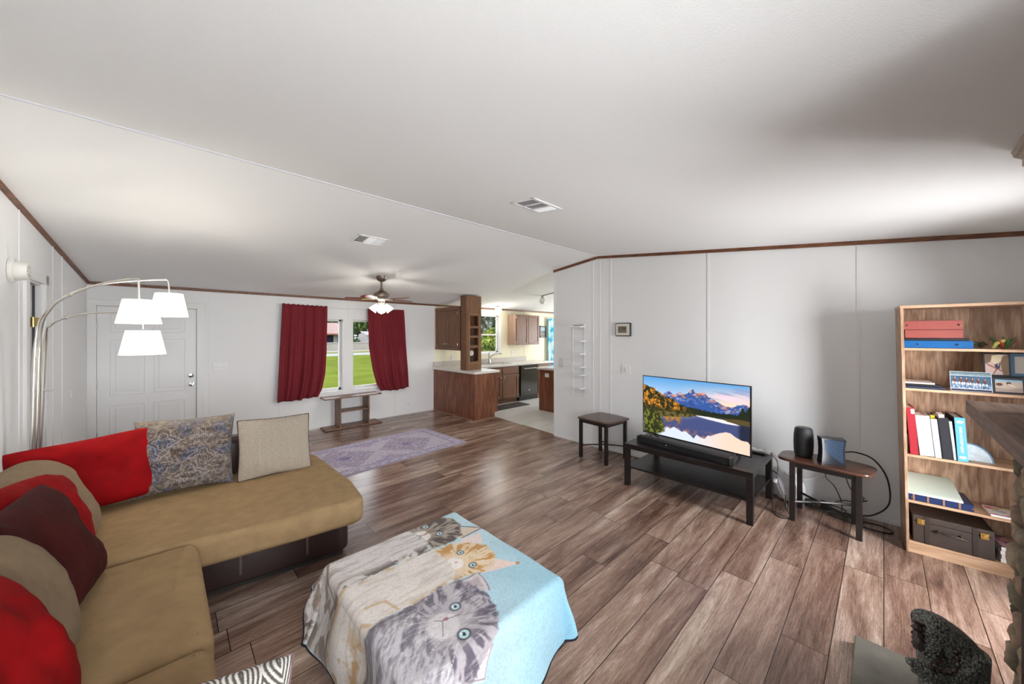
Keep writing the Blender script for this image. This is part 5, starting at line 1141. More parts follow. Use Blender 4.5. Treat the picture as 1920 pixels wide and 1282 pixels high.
lying_book('ring_binder', 'thin black folder between the blue and salmon binders', .020, .325, .012, .25, 1.5755, 1.592, mat('black_vinyl', (.012, .012, .018), .4), cat='folder')
lying_book('ring_binder', 'lower of two salmon binders on the top shelf', .024, .300, .02, .26, 1.5925, 1.655, SAL)
lying_book('ring_binder', 'upper salmon binder with two chrome rivets, top of the stack', .019, .297, .018, .26, 1.6555, 1.722, SAL, rings=(.035, .28))
# dried plant / lizard ornament on the top shelf
t = thing('artificial_plant', 'small green succulent ornament with red tips on the top shelf', 'ornament', tuple(BK @ Vector((.47, .1, 1.52))))
GRN = mat('leaf_green', rgb(56, 92, 40), .5)
part('leaf', MB(BK).tube([(.44, .09, 1.522), (.455, .085, 1.560), (.485, .085, 1.578), (.51, .09, 1.575)], [.006, .012, .012, .004], 8), mat('leaf_yellow', rgb(178, 176, 92), .45), t, True)
for i in range(9):
    a = i*.7; part('leaf', MB(BK).tube([(.49, .11, 1.522), (.49+.03*math.cos(a), .11+.03*math.sin(a), 1.56), (.49+.06*math.cos(a), .11+.05*math.sin(a), 1.585+.01*(i % 3))], [.010, .011, .002], 6), GRN if i % 3 else mat('leaf_red', rgb(178, 60, 44), .5), t, True)
t = thing('artificial_plant', 'little dark green sprig lying alone in the middle of the top shelf', 'ornament', tuple(BK @ Vector((.39, .1, 1.52))))
for i in range(6):
    a = i*1.05+.3; part('leaf', MB(BK).tube([(.392, .15, 1.530+.004*i), (.392+.025*math.cos(a), .15+.02*math.sin(a), 1.545+.004*i), (.392+.045*math.cos(a), .15+.03*math.sin(a), 1.550)], [.004, .007, .001], 5), mat('leaf_dark', rgb(40, 62, 30), .6), t, True)
# second shelf: flat books, calendar, photo frames
lying_book('picture_book', 'large flat dark blue book at the bottom of the second shelf pile', .018, .215, .01, .26, 1.221, 1.238, mat('navy_cover', rgb(40, 46, 68), .4), 'book')
lying_book('picture_book', 'flat white and black book on top of the dark blue one', .018, .19, .02, .25, 1.2385, 1.252, mat('black_cover', (.02, .02, .025), .4), 'book')
lying_book('picture_book', 'thin patterned booklet topmost of the flat pile on the second shelf', .018, .165, .03, .24, 1.2525, 1.266, mat('pale_cover', rgb(206, 196, 190), .5), 'book')
def leaning_card(name, label, cat, s0, s1, z0, h_, dep, lean, pic, frame_c, border=.006, extra=None):
    Mx = BK @ Matrix.Translation((s0, dep, z0)) @ Matrix.Rotation(R(-lean), 4, 'X'); w_ = s1-s0
    t = thing(name, label, cat, tuple(Mx.translation))
    part('backing', MB(Mx).box(0, w_, 0, .010, 0, h_, bev=.001), frame_c, t)
    R3 = Mx.to_3x3(); flatpic('print', pic, Mx @ Vector((border, -.001, h_-border)), R3 @ Vector((w_-2*border, 0, 0)), R3 @ Vector((0, 0, -(h_-2*border))), vcmat(name+'_print', .35), t)
    if extra: extra(Mx, t)
    return t
pc = Pic(0, 2, 0, 1, 200, 100, (62, 92, 116)); x, y = pc.x, pc.y
pc.put(np.clip((fbm(x*8, y*10, 101)-.5)*5, 0, 1)*.6, (40, 62, 84)); pc.put((y < .17)*1., (84, 106, 112)); pc.put((np.abs(y-.18) < .012)*1., (196, 206, 214))
for i, cx in enumerate((.19, .50, .77, 1.07, 1.36, 1.68)):
    cy = .42+.012*i; pc.put(pc.ell(cx, cy+.02, .085, .15), (94, 50, 38)); pc.put(pc.ell(cx+.03, cy-.09, .035, .09, .2), (112, 58, 42)); pc.put(pc.ell(cx+.035, cy-.10, .013, .05, .1), (222, 216, 210)); pc.put(pc.ell(cx-.05, cy+.16, .09, .08)*.9, (198, 210, 228)); pc.put(pc.ell(cx+.08, cy+.19, .08, .09)*.9, (206, 216, 232)); pc.line([(cx-.02, cy+.1), (cx-.03, cy+.27)], .018, (80, 44, 36)); pc.line([(cx+.03, cy+.1), (cx+.05, cy+.26)], .018, (80, 44, 36))
pc.put(np.clip((y-.60)*6, 0, 1)*np.clip((fbm(x*20, y*26, 102)-.45)*7, 0, 1), (186, 200, 226)); pc.put(np.clip((y-.66)*6, 0, 1)*np.clip((fbm(x*14, y*40, 103)-.5)*8, 0, 1)*.8, (58, 82, 118)); pc.put((np.abs(y-.88) < .012)*1., (206, 210, 222)); pc.put((y > .90)*1., (44, 42, 62))
def script(Mx, t): part('script_line', text_mesh('Round the bend, running through time flows', .0095, Mx @ Matrix.Translation((.092, -.0018, .121)) @ Matrix.Rotation(R(90), 4, 'X') , depth=.0002), mat('pale_ink', rgb(190, 206, 204), .5), t)
leaning_card('horse_picture', 'wide picture of six horses galloping through water on the second shelf', 'picture', .238, .422, 1.2215, .138, .03, 8, pc, mat('card_edge', rgb(196, 210, 222), .5), .003, script)
pc = Pic(0, 1, 0, 1, 80, 90, (206, 180, 170)); x, y = pc.x, pc.y
pc.put(pc.soft([(.0, 0), (.5, 0), (.25, .35), (0, .5)], .05), (116, 96, 72)); pc.put(pc.soft([(.3, .05), (.8, .0), (.7, .3), (.45, .5), (.25, .35)], .05), (226, 208, 176)); pc.put(pc.soft([(.75, .1), (1, .0), (1, 1), (.75, 1), (.7, .7), (.65, .45)], .04), (122, 96, 66)); pc.put(pc.soft([(.4, .5), (.65, .4), (.62, .68), (.45, .75)], .03), (54, 48, 74)); pc.line([(.1, .5), (.4, .65), (.7, .8)], .035, (150, 80, 84)); pc.line([(.5, .7), (.35, .95)], .03, (120, 76, 56)); pc.line([(.62, .3), (.55, .55)], .02, (210, 200, 200))
leaning_card('framed_photo', 'upright framed photo of a rider by a rock at the back of the second shelf', 'framed photo', .40, .515, 1.335, .155, .10, 4, pc, mat('frame_black', (.02, .02, .03), .4), .008)
pc = Pic(0, 1, 0, .5, 80, 44, (198, 178, 160)); x, y = pc.x, pc.y
pc.put((y < .09)*1., (140, 176, 198)); pc.put(pc.ell(.15, .20, .14, .07), (86, 56, 50)); pc.put(pc.ell(.50, .14, .10, .06), (78, 56, 50)); pc.line([(.5, .18), (.7, .27)], .03, (232, 220, 206)); pc.put(pc.soft([(0, .32), (.5, .38), (1, .30), (1, .5), (0, .5)], .03)*.6, (140, 124, 118))
leaning_card('framed_photo', 'framed photo of animals on sand below the rider photo', 'framed photo', .425, .56, 1.2215, .105, .045, 5, pc, mat('frame_black', (.02, .02, .03), .4), .012)
leaning_card('framed_photo', 'blue edged photo frame behind, right of the rider photo', 'framed photo', .520, .63, 1.335, .155, .14, 3, Pic(0, 1, 0, 1, 8, 8, (196, 188, 180)), mat('frame_blue', rgb(84, 124, 158), .5), .02)
solo('picture_ledge', MB(BK).box(.395, .64, .095, .18, 1.2205, 1.334), mat('dark_box', (.03, .045, .045), .6), 'dark box on the second shelf carrying the upright photos', 'box', loc=tuple(BK @ Vector((.5, .12, 1.22))))
# third shelf: upright binders leaning to the left
def upright(name, label, cat, s_bot, s_top, wd_, h_, dep, c, spine=None, z0=.729, pages=True, d0=.012):
    tl = math.atan2(s_top-s_bot, h_)
    Mx = BK @ Matrix.Translation((s_bot, d0, z0)) @ Matrix.Rotation(tl, 4, 'Y')
    t = thing(name, label, cat, tuple(Mx.translation))
    part('cover', MB(Mx).box(0, .004, 0, dep, 0, h_).box(wd_-.004, wd_, 0, dep, 0, h_).box(0, wd_, 0, .004, 0, h_, bev=.001), c, t)
    if pages: part('pages', MB(Mx).box(.005, wd_-.005, .006, dep-.006, .003, h_-.010), PAPER, t)
    return t, Mx
t, Mx = upright('ring_binder', 'dark red binder with white tag, leftmost on the third shelf', 'binder', .034, -.002+.02, .042, .345, .24, mat('red_cloth', rgb(150, 14, 34), .5)); part('label_tag', MB(Mx).box(.022, .040, -.0015, 0, .30, .335), PAPER, t)
t, Mx = upright('ring_binder', 'thick white binder beside the red binder on the third shelf', 'binder', .082, .062, .070, .292, .24, mat('white_vinyl', rgb(214, 224, 226), .4))
part('ring', MB(Mx).tube([(.03, .03, .288), (.03, .05, .31), (.03, .09, .31), (.03, .11, .288)], .002, 5), CHROME, t)
t, Mx = upright('ring_binder', 'narrow white binder with yellow notes sticking out of the top', 'binder', .156, .137, .030, .276, .24, mat('white_vinyl', rgb(214, 224, 226), .4)); part('note', MB(Mx).box(.006, .026, .03, .06, .27, .298), mat('yellow_note', rgb(206, 180, 40), .7), t)
t, Mx = upright('ring_binder', 'thick black binder left of the light blue album', 'binder', .191, .171, .050, .290, .25, mat('black_vinyl', (.012, .012, .018), .4)); part('loose_sheet', MB(Mx).box(.012, .04, .05, .15, .28, .308), PAPER, t)
upright('paper_folder', 'white papers squeezed between black binder and light blue album', 'papers', .2435, .224, .013, .272, .22, mat('white_vinyl', rgb(214, 224, 226), .4), d0=.018)
t, Mx = upright('stamp_album', 'light blue album with yellow lettering on its spine', 'book', .2585, .247, .048, .305, .258, mat('album_black', (.02, .02, .035), .4))
part('spine', MB(Mx).box(0, .048, -.002, 0, 0, .305, bev=.0008), mat('album_blue', rgb(84, 158, 210), .4), t)
part('title', text_mesh('AMERICAN STAMP ALBUM', .0195, Mx @ Matrix.Translation((.0235, -.0026, .152)) @ Matrix.Rotation(R(90), 4, 'X') @ Matrix.Rotation(R(-90), 4, 'Z') @ Matrix.Diagonal((.80, 1, 1, 1))), mat('title_yellow', rgb(238, 218, 120), .5), t)
for zz in (.275, .028):
    e = MB(Mx); e.prism([(.024+.017*math.cos(a*math.pi/10), zz+.010*math.sin(a*math.pi/10)) for a in range(20)], .0018, .0028, M=Matrix.Rotation(R(90), 4, 'X')); part('oval_emblem', e, mat('emblem_pale', rgb(190, 218, 236), .5), t)
mb = MB(BK); pl = [(.0+.11*math.cos(R(a)), .12*math.sin(R(a))) for a in range(0, 91, 6)]+[(-.01, .12), (-.01, 0)]
t = thing('geode_slice', 'quarter round polished white and blue agate slice by the album', 'ornament', tuple(BK @ Vector((.34, .1, .728))))
Mx = BK @ Matrix.Translation((.322, .085, .7295)) @ Matrix.Rotation(R(-14), 4, 'X') @ Matrix.Rotation(R(90), 4, 'X')
part('slice_rim', MB(Mx).prism(pl, -.012, 0), mat('agate_blue', rgb(110, 146, 176), .15), t); part('slice_center', MB(Mx).prism([(p[0]*.92, p[1]*.92) for p in pl], 0, .001), mat('agate_white', rgb(206, 218, 224), .12, var=.15, vscale=30), t)
solo('photo_stand', MB(BK).box(.018, .026, .03, .20, .7295, .87, bev=.002), mat('green_card', rgb(110, 124, 104), .6), 'grey green card standing behind the red binder', 'card', loc=tuple(BK @ Vector((.02, .1, .73))))
# fourth shelf
t = lying_book('photo_album', 'navy album with brown bands lying on the fourth shelf', .018, .325, .015, .27, .389, .437, mat('navy_leather', rgb(26, 44, 88), .35), 'album')
for xx in (.045, .115, .19, .262): part('band', MB(BK).box(xx-.005, xx+.005, .0135, .015, .389, .437), mat('band_brown', rgb(140, 100, 74), .5), t)
for xx in (.035, .318): part('rivet', MB(BK).cyl((xx, .0135, .41), (xx, .011, .41), .005, 10), BRASS, t, True)
solo('paper_stack', MB(BK).box(.018, .277, .004, .24, .4375, .449), PAPER, 'thin stack of white sheets on the navy album', 'papers', loc=tuple(BK @ Vector((.15, .1, .4375))))
t = solo('folder', MB(BK).add([(.016, .005, .452), (.274, .005, .452), (.262, .25, .530), (.016, .25, .530), (.016, .005, .456), (.274, .005, .456), (.262, .25, .534), (.016, .25, .534)], [(0, 3, 2, 1), (4, 5, 6, 7), (0, 1, 5, 4), (1, 2, 6, 5), (2, 3, 7, 6), (3, 0, 4, 7)]), mat('pale_green_card', rgb(188, 200, 188), .6), 'pale green card folder tilted on top of the navy album', 'folder', loc=tuple(BK @ Vector((.15, .1, .45))))
def magazine(label, s0, s1, d0, d1, z0, h_, seed, cols):
    t = thing('magazine', label, 'magazine', tuple(BK @ Vector(((s0+s1)/2, (d0+d1)/2, z0)))); part('pages', MB(BK).box(s0, s1, d0, d1, z0, z0+h_), PAPER, t)
    pc = Pic(0, 1, 0, 1, 40, 40, cols[0]); 
    for i, c in enumerate(cols[1:]): pc.put(np.clip((fbm(pc.x*3+i*5, pc.y*4+i*3, seed+i)-.5)*14, 0, 1), c)
    a = BK @ Vector((s0, d1, z0+h_+.0006)); b = BK.to_3x3() @ Vector((s1-s0, 0, 0)); c_ = BK.to_3x3() @ Vector((0, d0-d1, 0)); flatpic('front_cover', pc, a, b, c_, vcmat('mag%d' % seed, .3), t); return t
magazine('colourful magazine lying on the fourth shelf, right of the album', .395, .56, .012, .20, .389, .012, 110, ((226, 216, 150), (206, 120, 200), (214, 60, 110), (160, 210, 230), (240, 236, 230)))
for k in range(4): magazine(('bottom', 'second lowest', 'second highest', 'topmost')[k]+' magazine of the small pile on the lowest shelf', .435+.004*(k % 2), .62, .03, .24, .087+k*.026, .024, 120+k, ((186, 120, 170), (226, 200, 210), (120, 60, 130), (230, 180, 90)))
# vintage suitcase
SL = mat('suitcase_leather', rgb(56, 44, 38), .45, bump=.4, bscale=250, var=.15, vscale=12)
t = thing('suitcase', 'dark brown vintage suitcase with brass latches on the lowest shelf', 'suitcase', tuple(BK @ Vector((.22, .1, .086))))
part('lower_shell', MB(BK).box(.035, .408, .008, .265, .088, .238, bev=.004), SL, t); part('lid', MB(BK).box(.035, .408, .008, .265, .2395, .285, bev=.004), SL, t)
for xx in (.105, .325): part('strap', MB(BK).box(xx-.012, xx+.012, .005, .008, .088, .285), mat('strap_leather', rgb(44, 34, 30), .5), t)
for xx in (.075, .365):
    o = part('latch', MB(BK).box(xx-.018, xx+.018, .001, .008, .222, .262, bev=.002), BRASS, t); part('latch_hook', MB(BK).box(xx-.008, xx+.008, -.004, .001, .226, .252, bev=.002), BRASS, o)
for xx in (.16, .265): part('handle_ring', MB(BK).tube([(xx, .004, .205), (xx, -.008, .200), (xx, -.004, .185)], .006, 8), mat('old_brass', rgb(150, 132, 90), .3, metal=.9), t, True)
part('handle', MB(BK).tube([(.135, .004, .19), (.16, -.012, .200), (.212, -.014, .196), (.265, -.012, .192), (.29, .004, .182)], .006, 8), mat('strap_leather', rgb(44, 34, 30), .5), t, True)

# ================================================================== FIREPLACE, HEARTH, SCULPTURE
t = thing('fireplace', 'rough stone fireplace with a thick brown wooden mantel at the right edge', 'fireplace', (2.0, -.70, 0))
def stone_wall(P0, U, V, Nn, nu, nv, seed):
    """rubble face: cells of irregular stones standing out of the mortar"""
    rs = np.random.RandomState(seed); Lu, Lv = np.linalg.norm(U), np.linalg.norm(V); s = np.linspace(0, Lu, nu); q = np.linspace(0, Lv, nv); SS, QQ = np.meshgrid(s, q)
    pts = []; 
    for i in range(int(Lu/.16)+2):
        for j in range(int(Lv/.095)+2): pts.append((i*.16+rs.uniform(-.06, .06)+(.08 if j % 2 else 0), j*.095+rs.uniform(-.03, .03)))
    pts = np.array(pts); d = np.hypot((SS[..., None]-pts[:, 0]), (QQ[..., None]-pts[:, 1])*1.5); k = np.argsort(d, -1)[..., :2]
    d0 = np.take_along_axis(d, k[..., :1], -1)[..., 0]; d1 = np.take_along_axis(d, k[..., 1:2], -1)[..., 0]; e = np.clip((d1-d0)*18, 0, 1)
    hgt = rs.uniform(.012, .04, len(pts))[k[..., 0]]; prot = e**.6*hgt+(fbm(SS*30, QQ*30, seed)-.5)*.014+(fbm(SS*90, QQ*90, seed+1)-.5)*.005
    P = np.array(P0)+SS[..., None]*np.array(U)/Lu+QQ[..., None]*np.array(V)/Lv+prot[..., None]*np.array(Nn)
    return P, e, k[..., 0], rs
def stone_pic(P, e, k, rs):
    pc = Pic(0, 1, 0, 1, P.shape[1], P.shape[0], (96, 84, 70)); tone = rs.uniform(.75, 1.25, 4000)[k]; base = np.array((132, 118, 98))/255
    warm = rs.uniform(-.05, .05, 4000)[k]; pc.c = base*tone[..., None]; pc.c[..., 0] += warm; nfi = fbm(P[..., 2]*40+P[..., 0]*30, P[..., 2]*20+P[..., 1]*40, 140); pc.c *= (.75+.5*nfi)[..., None]; pc.put((1-e)*.75, (84, 74, 62)); return pc
STM = vcmat('stone', .9, bump=.6, bscale=90)
for P0, U, V, Nn, nu, nv, sd in (((1.15, -.415, .0), (1.555, 0, 0), (0, 0, 1.235), (0, 1, 0), 260, 210, 151), ((2.705, -.415, .0), (0, -.60, 0), (0, 0, 1.235), (1, 0, 0), 110, 210, 152), ((1.15, -1.015, .0), (0, .60, 0), (0, 0, 1.235), (-1, 0, 0), 60, 120, 153)):
    P, e, k_, rs = stone_wall(P0, U, V, Nn, nu, nv, sd); grid_obj('stone_face', P, stone_pic(P, e, k_, rs), STM, t)
part('stone_core', MB().box(1.155, 2.70, -1.015, -.42, 0, 1.235), mat('mortar', rgb(96, 84, 70), .95), t)
part('firebox', MB().box(1.55, 2.30, -.43, -.355, .06, .72, bev=.01), mat('firebox_black', (.012, .012, .012), .6), t, label='black firebox front')  # plain black box stands for the firebox recess
mb = MB(); mb.prism([(1.05, -1.015), (2.806, -1.015), (2.806, -.277), (1.05, -.277)], 1.24, 1.30); part('mantel', mb, wood('mantel_wood', rgb(84, 62, 50), rgb(128, 98, 78), axis=0, scale=1.2, rough=.55), t, label='thick brown wooden mantel shelf')
zt2 = ceil_z(-.41); mb = MB(); mb.prism([(1.30, -1.015), (2.545, -1.015), (2.545, -.41), (1.30, -.41)], 1.30, 2.25); part('chimney_breast', mb, wood('chimney_wood', rgb(66, 42, 36), rgb(96, 64, 54), axis=2, scale=1, rough=.5), t, label='dark panelled chimney breast')
mb = MB(); sl = math.atan(.106)
prof = [(0, -.085), (.012, -.080), (.012, -.05), (.03, -.03), (.036, -.004), (0, -.004)]
for (xa, ya, xb, yb, nx_, ny_) in ((1.30, -.41, 2.545, -.41, 0, 1), (2.545, -.41, 2.545, -1.0, 1, 0)):
    vs = []
    for (px, py) in ((xa, ya), (xb, yb)):
        for (o1, zz) in prof:
            ox = nx_*o1+(o1 if (px, py) == (2.545, -.41) and nx_ == 0 else 0); oy = ny_*o1+(o1 if (px, py) == (2.545, -.41) and ny_ == 0 else 0)
            vs.append((px+ox, py+oy, ceil_z(py)+zz-.004*0))
    n_ = len(prof); mb.add(vs, [(i, (i+1) % n_, n_+(i+1) % n_, n_+i) for i in range(n_)]+[tuple(range(n_)), tuple(range(2*n_-1, n_-1, -1))])
part('crown_moulding', mb, wood('crown_wood', rgb(140, 122, 104), rgb(178, 160, 140), axis=0, scale=1, rough=.5), t)
t = solo('hearth_slab', MB().box(1.2, 2.60, -.37, .105, .001, .048, bev=.004), mat('slate', rgb(108, 104, 94), .6, bump=.5, bscale=30, var=.18, vscale=9), 'grey slate hearth slab on the floor under the dark sculpture', 'hearth slab')
# dark carved creature
t = thing('dragon_sculpture', 'dark scaly carved creature statue standing on the slate hearth', 'sculpture', (2.27, -.165, .048), YAW-R(90))
MS = Matrix.Translation((2.27, -.165, .048)) @ Matrix.Rotation(YAW-R(90), 4, 'Z')   # local x = to the right, y = away
SCM = None
m, nt, b = newmat('carved_stone'); L = nt.links; tc = N(nt, 'ShaderNodeTexCoord'); vo = N(nt, 'ShaderNodeTexVoronoi'); vo.inputs['Scale'].default_value = 130; L.new(tc.outputs['Object'], vo.inputs['Vector'])
rr = N(nt, 'ShaderNodeValToRGB'); rr.color_ramp.elements[0].position = .15; rr.color_ramp.elements[0].color = (*rgb(156, 158, 148), 1); rr.color_ramp.elements[1].color = (*rgb(50, 48, 47), 1); rr.color_ramp.elements[1].position = .8
L.new(vo.outputs['Distance'], rr.inputs[0]); L.new(rr.outputs[0], b.inputs['Base Color']); b.inputs['Roughness'].default_value = .42
bp = N(nt, 'ShaderNodeBump'); bp.invert = True; bp.inputs['Strength'].default_value = 1; bp.inputs['Distance'].default_value = .007; L.new(vo.outputs['Distance'], bp.inputs['Height']); L.new(bp.outputs[0], b.inputs['Normal'])
mb = MB(MS)
sp_ = bez([(-.088, .0, .405), (-.07, .0, .400), (-.02, .0, .375), (.05, .0, .325), (.11, .0, .275), (.145, .0, .262)], 5)
mb.tube(sp_, [.020+.034*math.sin(math.pi*min(1, (i+4)/31))**.7 for i in range(len(sp_))], 18)
for (pts, rs_) in (([(-.060, .0, .39), (-.062, -.005, .32), (-.058, -.005, .20), (-.052, -.01, .06), (-.052, -.02, .0)], [.046, .040, .033, .034, .042]), ([(.0, .05, .34), (.005, .05, .2), (.005, .05, .0)], [.04, .03, .036]),
                   ([(.095, -.01, .29), (.108, -.015, .2), (.110, -.015, .08), (.110, -.025, .0)], [.058, .042, .036, .046]), ([(.12, .05, .27), (.15, .06, .12), (.15, .06, .0)], [.045, .034, .04]),
                   ([(.02, .0, .335), (.035, -.01, .29), (.06, -.02, .27)], [.06, .052, .05]),
                   ([(.085, -.02, .285), (.034, -.045, .262), (-.018, -.055, .240), (-.075, -.06, .238), (-.115, -.06, .262)], [.050, .042, .034, .030, .032]),
                   ([(-.115, -.06, .262), (-.145, -.06, .276), (-.178, -.06, .287), (-.208, -.06, .302)], [.034, .030, .020, .012]), ([(-.115, -.06, .248), (-.155, -.06, .252), (-.190, -.06, .266)], [.024, .016, .009]),
                   ([(.13, .0, .275), (.160, .0, .262), (.163, .01, .235)], [.034, .026, .014])):
    mb.tube(pts, rs_, 14)
body = part('body', mb, m, t, True); md = body.modifiers.new('weld', 'REMESH'); md.mode = 'VOXEL'; md.voxel_size = .005; md.use_smooth_shade = True
md = body.modifiers.new('soft', 'SMOOTH'); md.iterations = 3
HRN = mat('horn_dark', rgb(64, 50, 50), .25)
mb = MB(MS); hp = bez([(-.150, -.082, .300), (-.12, -.088, .288), (-.085, -.090, .282), (-.055, -.088, .296), (-.042, -.084, .325), (-.046, -.080, .362)], 5); mb.tube(hp, [.0075+.003*math.sin(i*1.9) for i in range(len(hp))], 8); part('horn', mb, HRN, t, True)
mb = MB(MS); hp = bez([(-.098, .0, .405), (-.112, -.01, .375), (-.108, -.01, .34), (-.098, 0, .30)], 5); mb.tube(hp, [.016+.006*math.sin(i*2.1) for i in range(len(hp))], 8); part('mane', mb, HRN, t, True)
for k in range(3): part('claw', MB(MS).tube([(.09+.02*k, -.055, .02), (.09+.02*k, -.08, .006)], [.011, .003], 6), HRN, t, True)
for k in range(3): part('claw', MB(MS).tube([(-.07+.018*k, -.05, .02), (-.07+.018*k, -.075, .006)], [.010, .003], 6), HRN, t, True)
mb = MB(MS); mb.sphere((-.140, -.088, .292), .006, 8); part('eye', mb, mat('eye_black', (.01, .01, .01), .1), t, True)
mb = MB(MS); mb.tube([(-.105, -.06, .285), (-.085, -.06, .300), (-.062, -.062, .302)], [.010, .009, .002], 6); part('ear', mb, HRN, t, True)
# ================================================================== OUTDOORS
GRASS = mat('lawn_grass', (.105, .128, .022), .95, spec=0, var=.18, vscale=.6)
mb = MB(); mb.box(-40, 70, 7.2, 39.5, -.7, -.6); solo('lawn', mb, GRASS, kind='structure')
mb = MB(); mb.box(-40, 70, 44, 100, -.7, -.605); solo('far_lawn', mb, mat('dry_grass', (.14, .145, .06), .95, spec=0, var=.25, vscale=.4), kind='structure')
mb = MB(); mb.box(-40, 70, 39.5, 44, -.7, -.595); solo('road', mb, mat('road_asphalt', (.24, .24, .255), .9, spec=0), kind='structure')
solo('rear_yard', MB().box(-30, 30, -40, -1.3, -.7, -.6), GRASS, kind='structure')
solo('driveway', MB().box(8, 34, 48.5, 52.4, -.603, -.597), mat('sandy_drive', (.25, .22, .18), .9, spec=0), kind='structure')
t = thing('garden_wall', 'long low pale wall across the road', 'wall', (20, 52.6, -.6)); WL = mat('pale_block', (.27, .25, .22), .9, spec=0, var=.1, vscale=.8)
part('wall_body', MB().box(5, 34, 52.5, 52.8, -.6, .42), WL, t); part('coping', MB().box(5, 34, 52.42, 52.88, .42, .52), mat('pale_cap', (.32, .30, .29), .9, spec=0), t)
t = thing('house', 'neighbour house with pink roof and dark porch seen through the left window', 'house', (17, 63, -.6))
part('wall', MB().box(6, 20.6, 60.5, 70, -.6, 1.75), mat('house_wall', (.26, .25, .22), .9, spec=0), t)
mb = MB(); mb.add([(5, 59.5, 1.75), (21.3, 59.5, 1.75), (21.3, 71, 1.75), (5, 71, 1.75), (7, 65, 3.6), (20.9, 65, 3.6)], [(0, 1, 5, 4), (1, 2, 5), (2, 3, 4, 5), (3, 0, 4), (0, 3, 2, 1)]); part('roof', mb, mat('pink_roof', (.25, .17, .16), .9, spec=0, var=.1, vscale=1), t)
part('porch_opening', MB().box(17.2, 18.9, 60.4, 60.5, -.3, 1.5), mat('porch_dark', (.02, .018, .03), .8, spec=0), t); part('porch_opening', MB().box(19.55, 20.5, 60.4, 60.5, -.2, 1.4), mat('porch_blue', (.03, .05, .16), .8, spec=0), t)
part('fascia', MB().box(5, 21.3, 59.4, 59.55, 1.60, 1.80), mat('rust_fascia', (.25, .11, .07), .8, spec=0), t)
t = thing('garden_shed', 'small white shed with a gabled front seen through the right window', 'shed', (24, 60, -.6))
mb = MB(); mb.prism([(0, 0), (1.35, 0), (1.35, 2.1), (.68, 2.6), (0, 2.1)], -.15, 0, M=Matrix.Translation((22.3, 59.0, -.6)) @ Matrix.Rotation(R(90), 4, 'X')); part('gable_wall', mb, mat('shed_white', (.29, .27, .275), .9, spec=0), t)
part('side_wall', MB().box(23.65, 28, 59.1, 62, -.6, 1.5), mat('shed_white', (.29, .27, .275), .9, spec=0), t)
mb = MB(); mb.add([(23.5, 58.9, 1.5), (28.3, 58.9, 1.5), (28.3, 60.5, 2.15), (23.0, 60.5, 2.15)], [(0, 1, 2, 3)]); part('roof', mb, mat('shed_roof', (.26, .235, .245), .9, spec=0), t)
part('door', MB().box(22.75, 23.25, 58.98, 59.0, -.6, 1.2), mat('shed_door', (.28, .25, .25), .9, spec=0), t)
def foliage(c, rad, n_, lf, seed):
    rs = np.random.RandomState(seed); mb = MB(); V = []; Fc = []
    lobes = [(np.array(c)+rs.uniform(-.6, .6, 3)*np.array(rad), rs.uniform(.35, .6)) for _ in range(9)]+[(np.array(c), .8)]
    for i in range(n_):
        lc, lr = lobes[rs.randint(len(lobes))]; d = rs.normal(size=3); d /= np.linalg.norm(d); p = lc+d*np.array(rad)*lr*rs.uniform(.75, 1.05)
        a = rs.normal(size=3); a /= np.linalg.norm(a); b_ = np.cross(a, rs.normal(size=3)); b_ /= np.linalg.norm(b_)+1e-9; k = len(V); s_ = lf*rs.uniform(.6, 1.4)
        V += [tuple(p-a*s_), tuple(p+b_*s_*.5), tuple(p+a*s_), tuple(p-b_*s_*.5)]; Fc.append((k, k+1, k+2, k+3))
    mb.v = V; mb.f = Fc; return mb
def tree(name, label, loc, rad, trunk_h, n_, lf, c, seed, cat='tree', group=None):
    t = thing(name, label, cat, loc, group=group)
    part('foliage', foliage((loc[0], loc[1], loc[2]+trunk_h+rad[2]*.8), rad, n_, lf, seed), c, t)
    part('trunk', MB().tube([loc, (loc[0]+.1, loc[1], loc[2]+trunk_h*.6), (loc[0], loc[1], loc[2]+trunk_h+rad[2]*.9)], [max(.05, rad[0]*.08), max(.04, rad[0]*.06), .03], 8), mat('bark', rgb(88, 72, 58), .9), t)
def leafmat(n_, c, c2, sc_=2):
    m, nt, b = newmat(n_); tc = N(nt, 'ShaderNodeTexCoord'); q = N(nt, 'ShaderNodeTexNoise'); q.inputs['Scale'].default_value = sc_; q.inputs['Detail'].default_value = 4; nt.links.new(tc.outputs['Object'], q.inputs[0])
    r = N(nt, 'ShaderNodeValToRGB'); r.color_ramp.elements[0].position = .4; r.color_ramp.elements[1].position = .6; r.color_ramp.elements[0].color = (*c, 1); r.color_ramp.elements[1].color = (*c2, 1); nt.links.new(q.outputs['Fac'], r.inputs[0]); nt.links.new(r.outputs[0], b.inputs['Base Color']); b.inputs['Roughness'].default_value = .7; return m
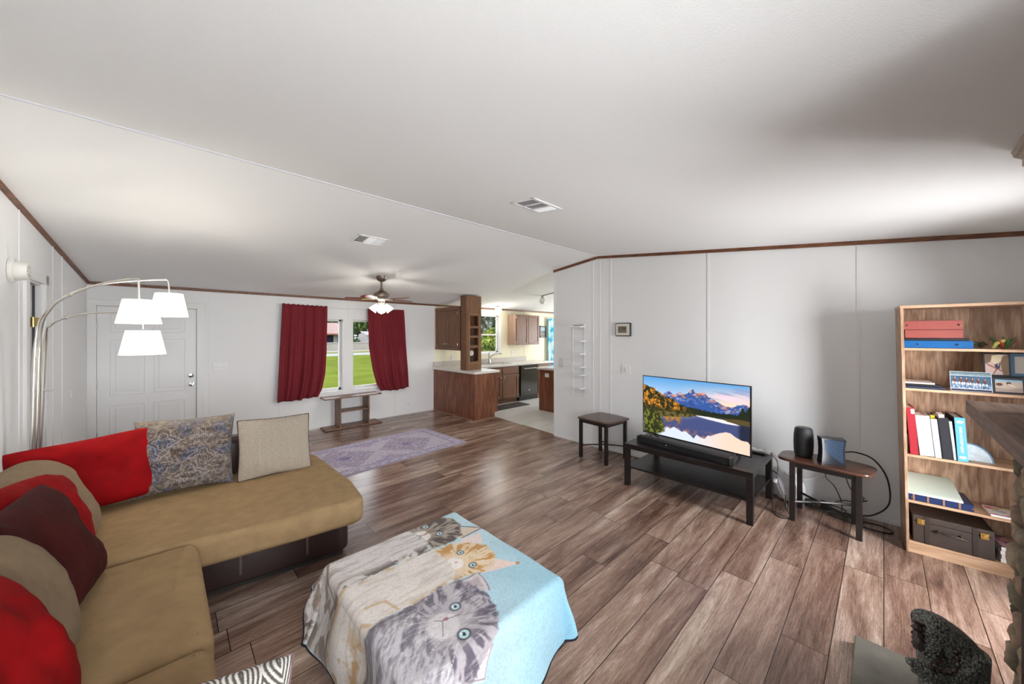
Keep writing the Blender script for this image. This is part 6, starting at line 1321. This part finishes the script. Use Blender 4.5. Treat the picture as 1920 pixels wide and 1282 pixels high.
LG = leafmat('leaf_mid', (.02, .05, .012), (.10, .16, .03), .8); LD = leafmat('leaf_deep', (.016, .04, .02), (.08, .14, .05), .8); LY = leafmat('leaf_lime', (.05, .09, .008), (.26, .29, .03), 3); LS = leafmat('leaf_silver', (.04, .05, .04), (.30, .33, .28), 1.5)
for i, (x, y, r_, mt_) in enumerate(((23.5, 82, 6, LD), (19, 78, 5.5, LG), (25.5, 72, 4.5, LG), (30, 76, 5.5, LG), (36, 74, 6, LD))):
    tree('tree', ('dark green tree peeking over the right end of the pink roof', 'leafy green tree directly above the pink roof', 'bright green tree behind the garden shed', 'wide green tree right of the garden shed, mostly behind curtain', 'dark green tree farthest right beyond the lawn')[i], (x, y, -.6), (r_, r_*.8, 4.2), 2.0, 5200, .34, mt_, 200+i, group='trees across the road')
tree('bush', 'round green bush left of the garden shed', (20.9, 57.2, -.6), (1.1, .8, 1.2), .1, 2600, .18, LG, 214, 'bush')
tree('bush', 'lime green bush filling the lower kitchen window', (12.9, 15.2, -.6), (.95, .8, 1.35), .15, 4200, .10, LY, 211, 'bush')
tree('bush', 'yellow green shrub at the right of the kitchen window', (16.6, 18.0, -.6), (.7, .7, .62), 1.75, 2200, .10, LY, 212, 'bush')
tree('bush', 'small green bush at the left of the kitchen window', (13.4, 18.0, -.6), (.6, .6, .9), .3, 2000, .09, LG, 213, 'bush')
for i, (x, y) in enumerate(((20, 27), (24, 28), (28, 29), (17, 29))):
    tree('tree', ('silvery grey green tree straight behind the lime bush', 'silvery grey green tree above the yellow green shrub', 'silvery grey green tree at the right end of the kitchen view', 'silvery grey green tree at the left end of the kitchen view')[i], (x, y, -.6), (2.6, 2.2, 3.6), 1.0, 3600, .26, LS if i != 1 else LD, 220+i, 'tree')
solo('garden_path', MB().box(12, 40, 20, 23, -.6, -.59), mat('pink_path', (.28, .23, .215), .9, spec=0), kind='structure')
tree('tree', 'green tree outside the window behind the turquoise curtain', (22, 14, -.6), (3, 3, 3), 1.0, 3000, .25, LG, 230)
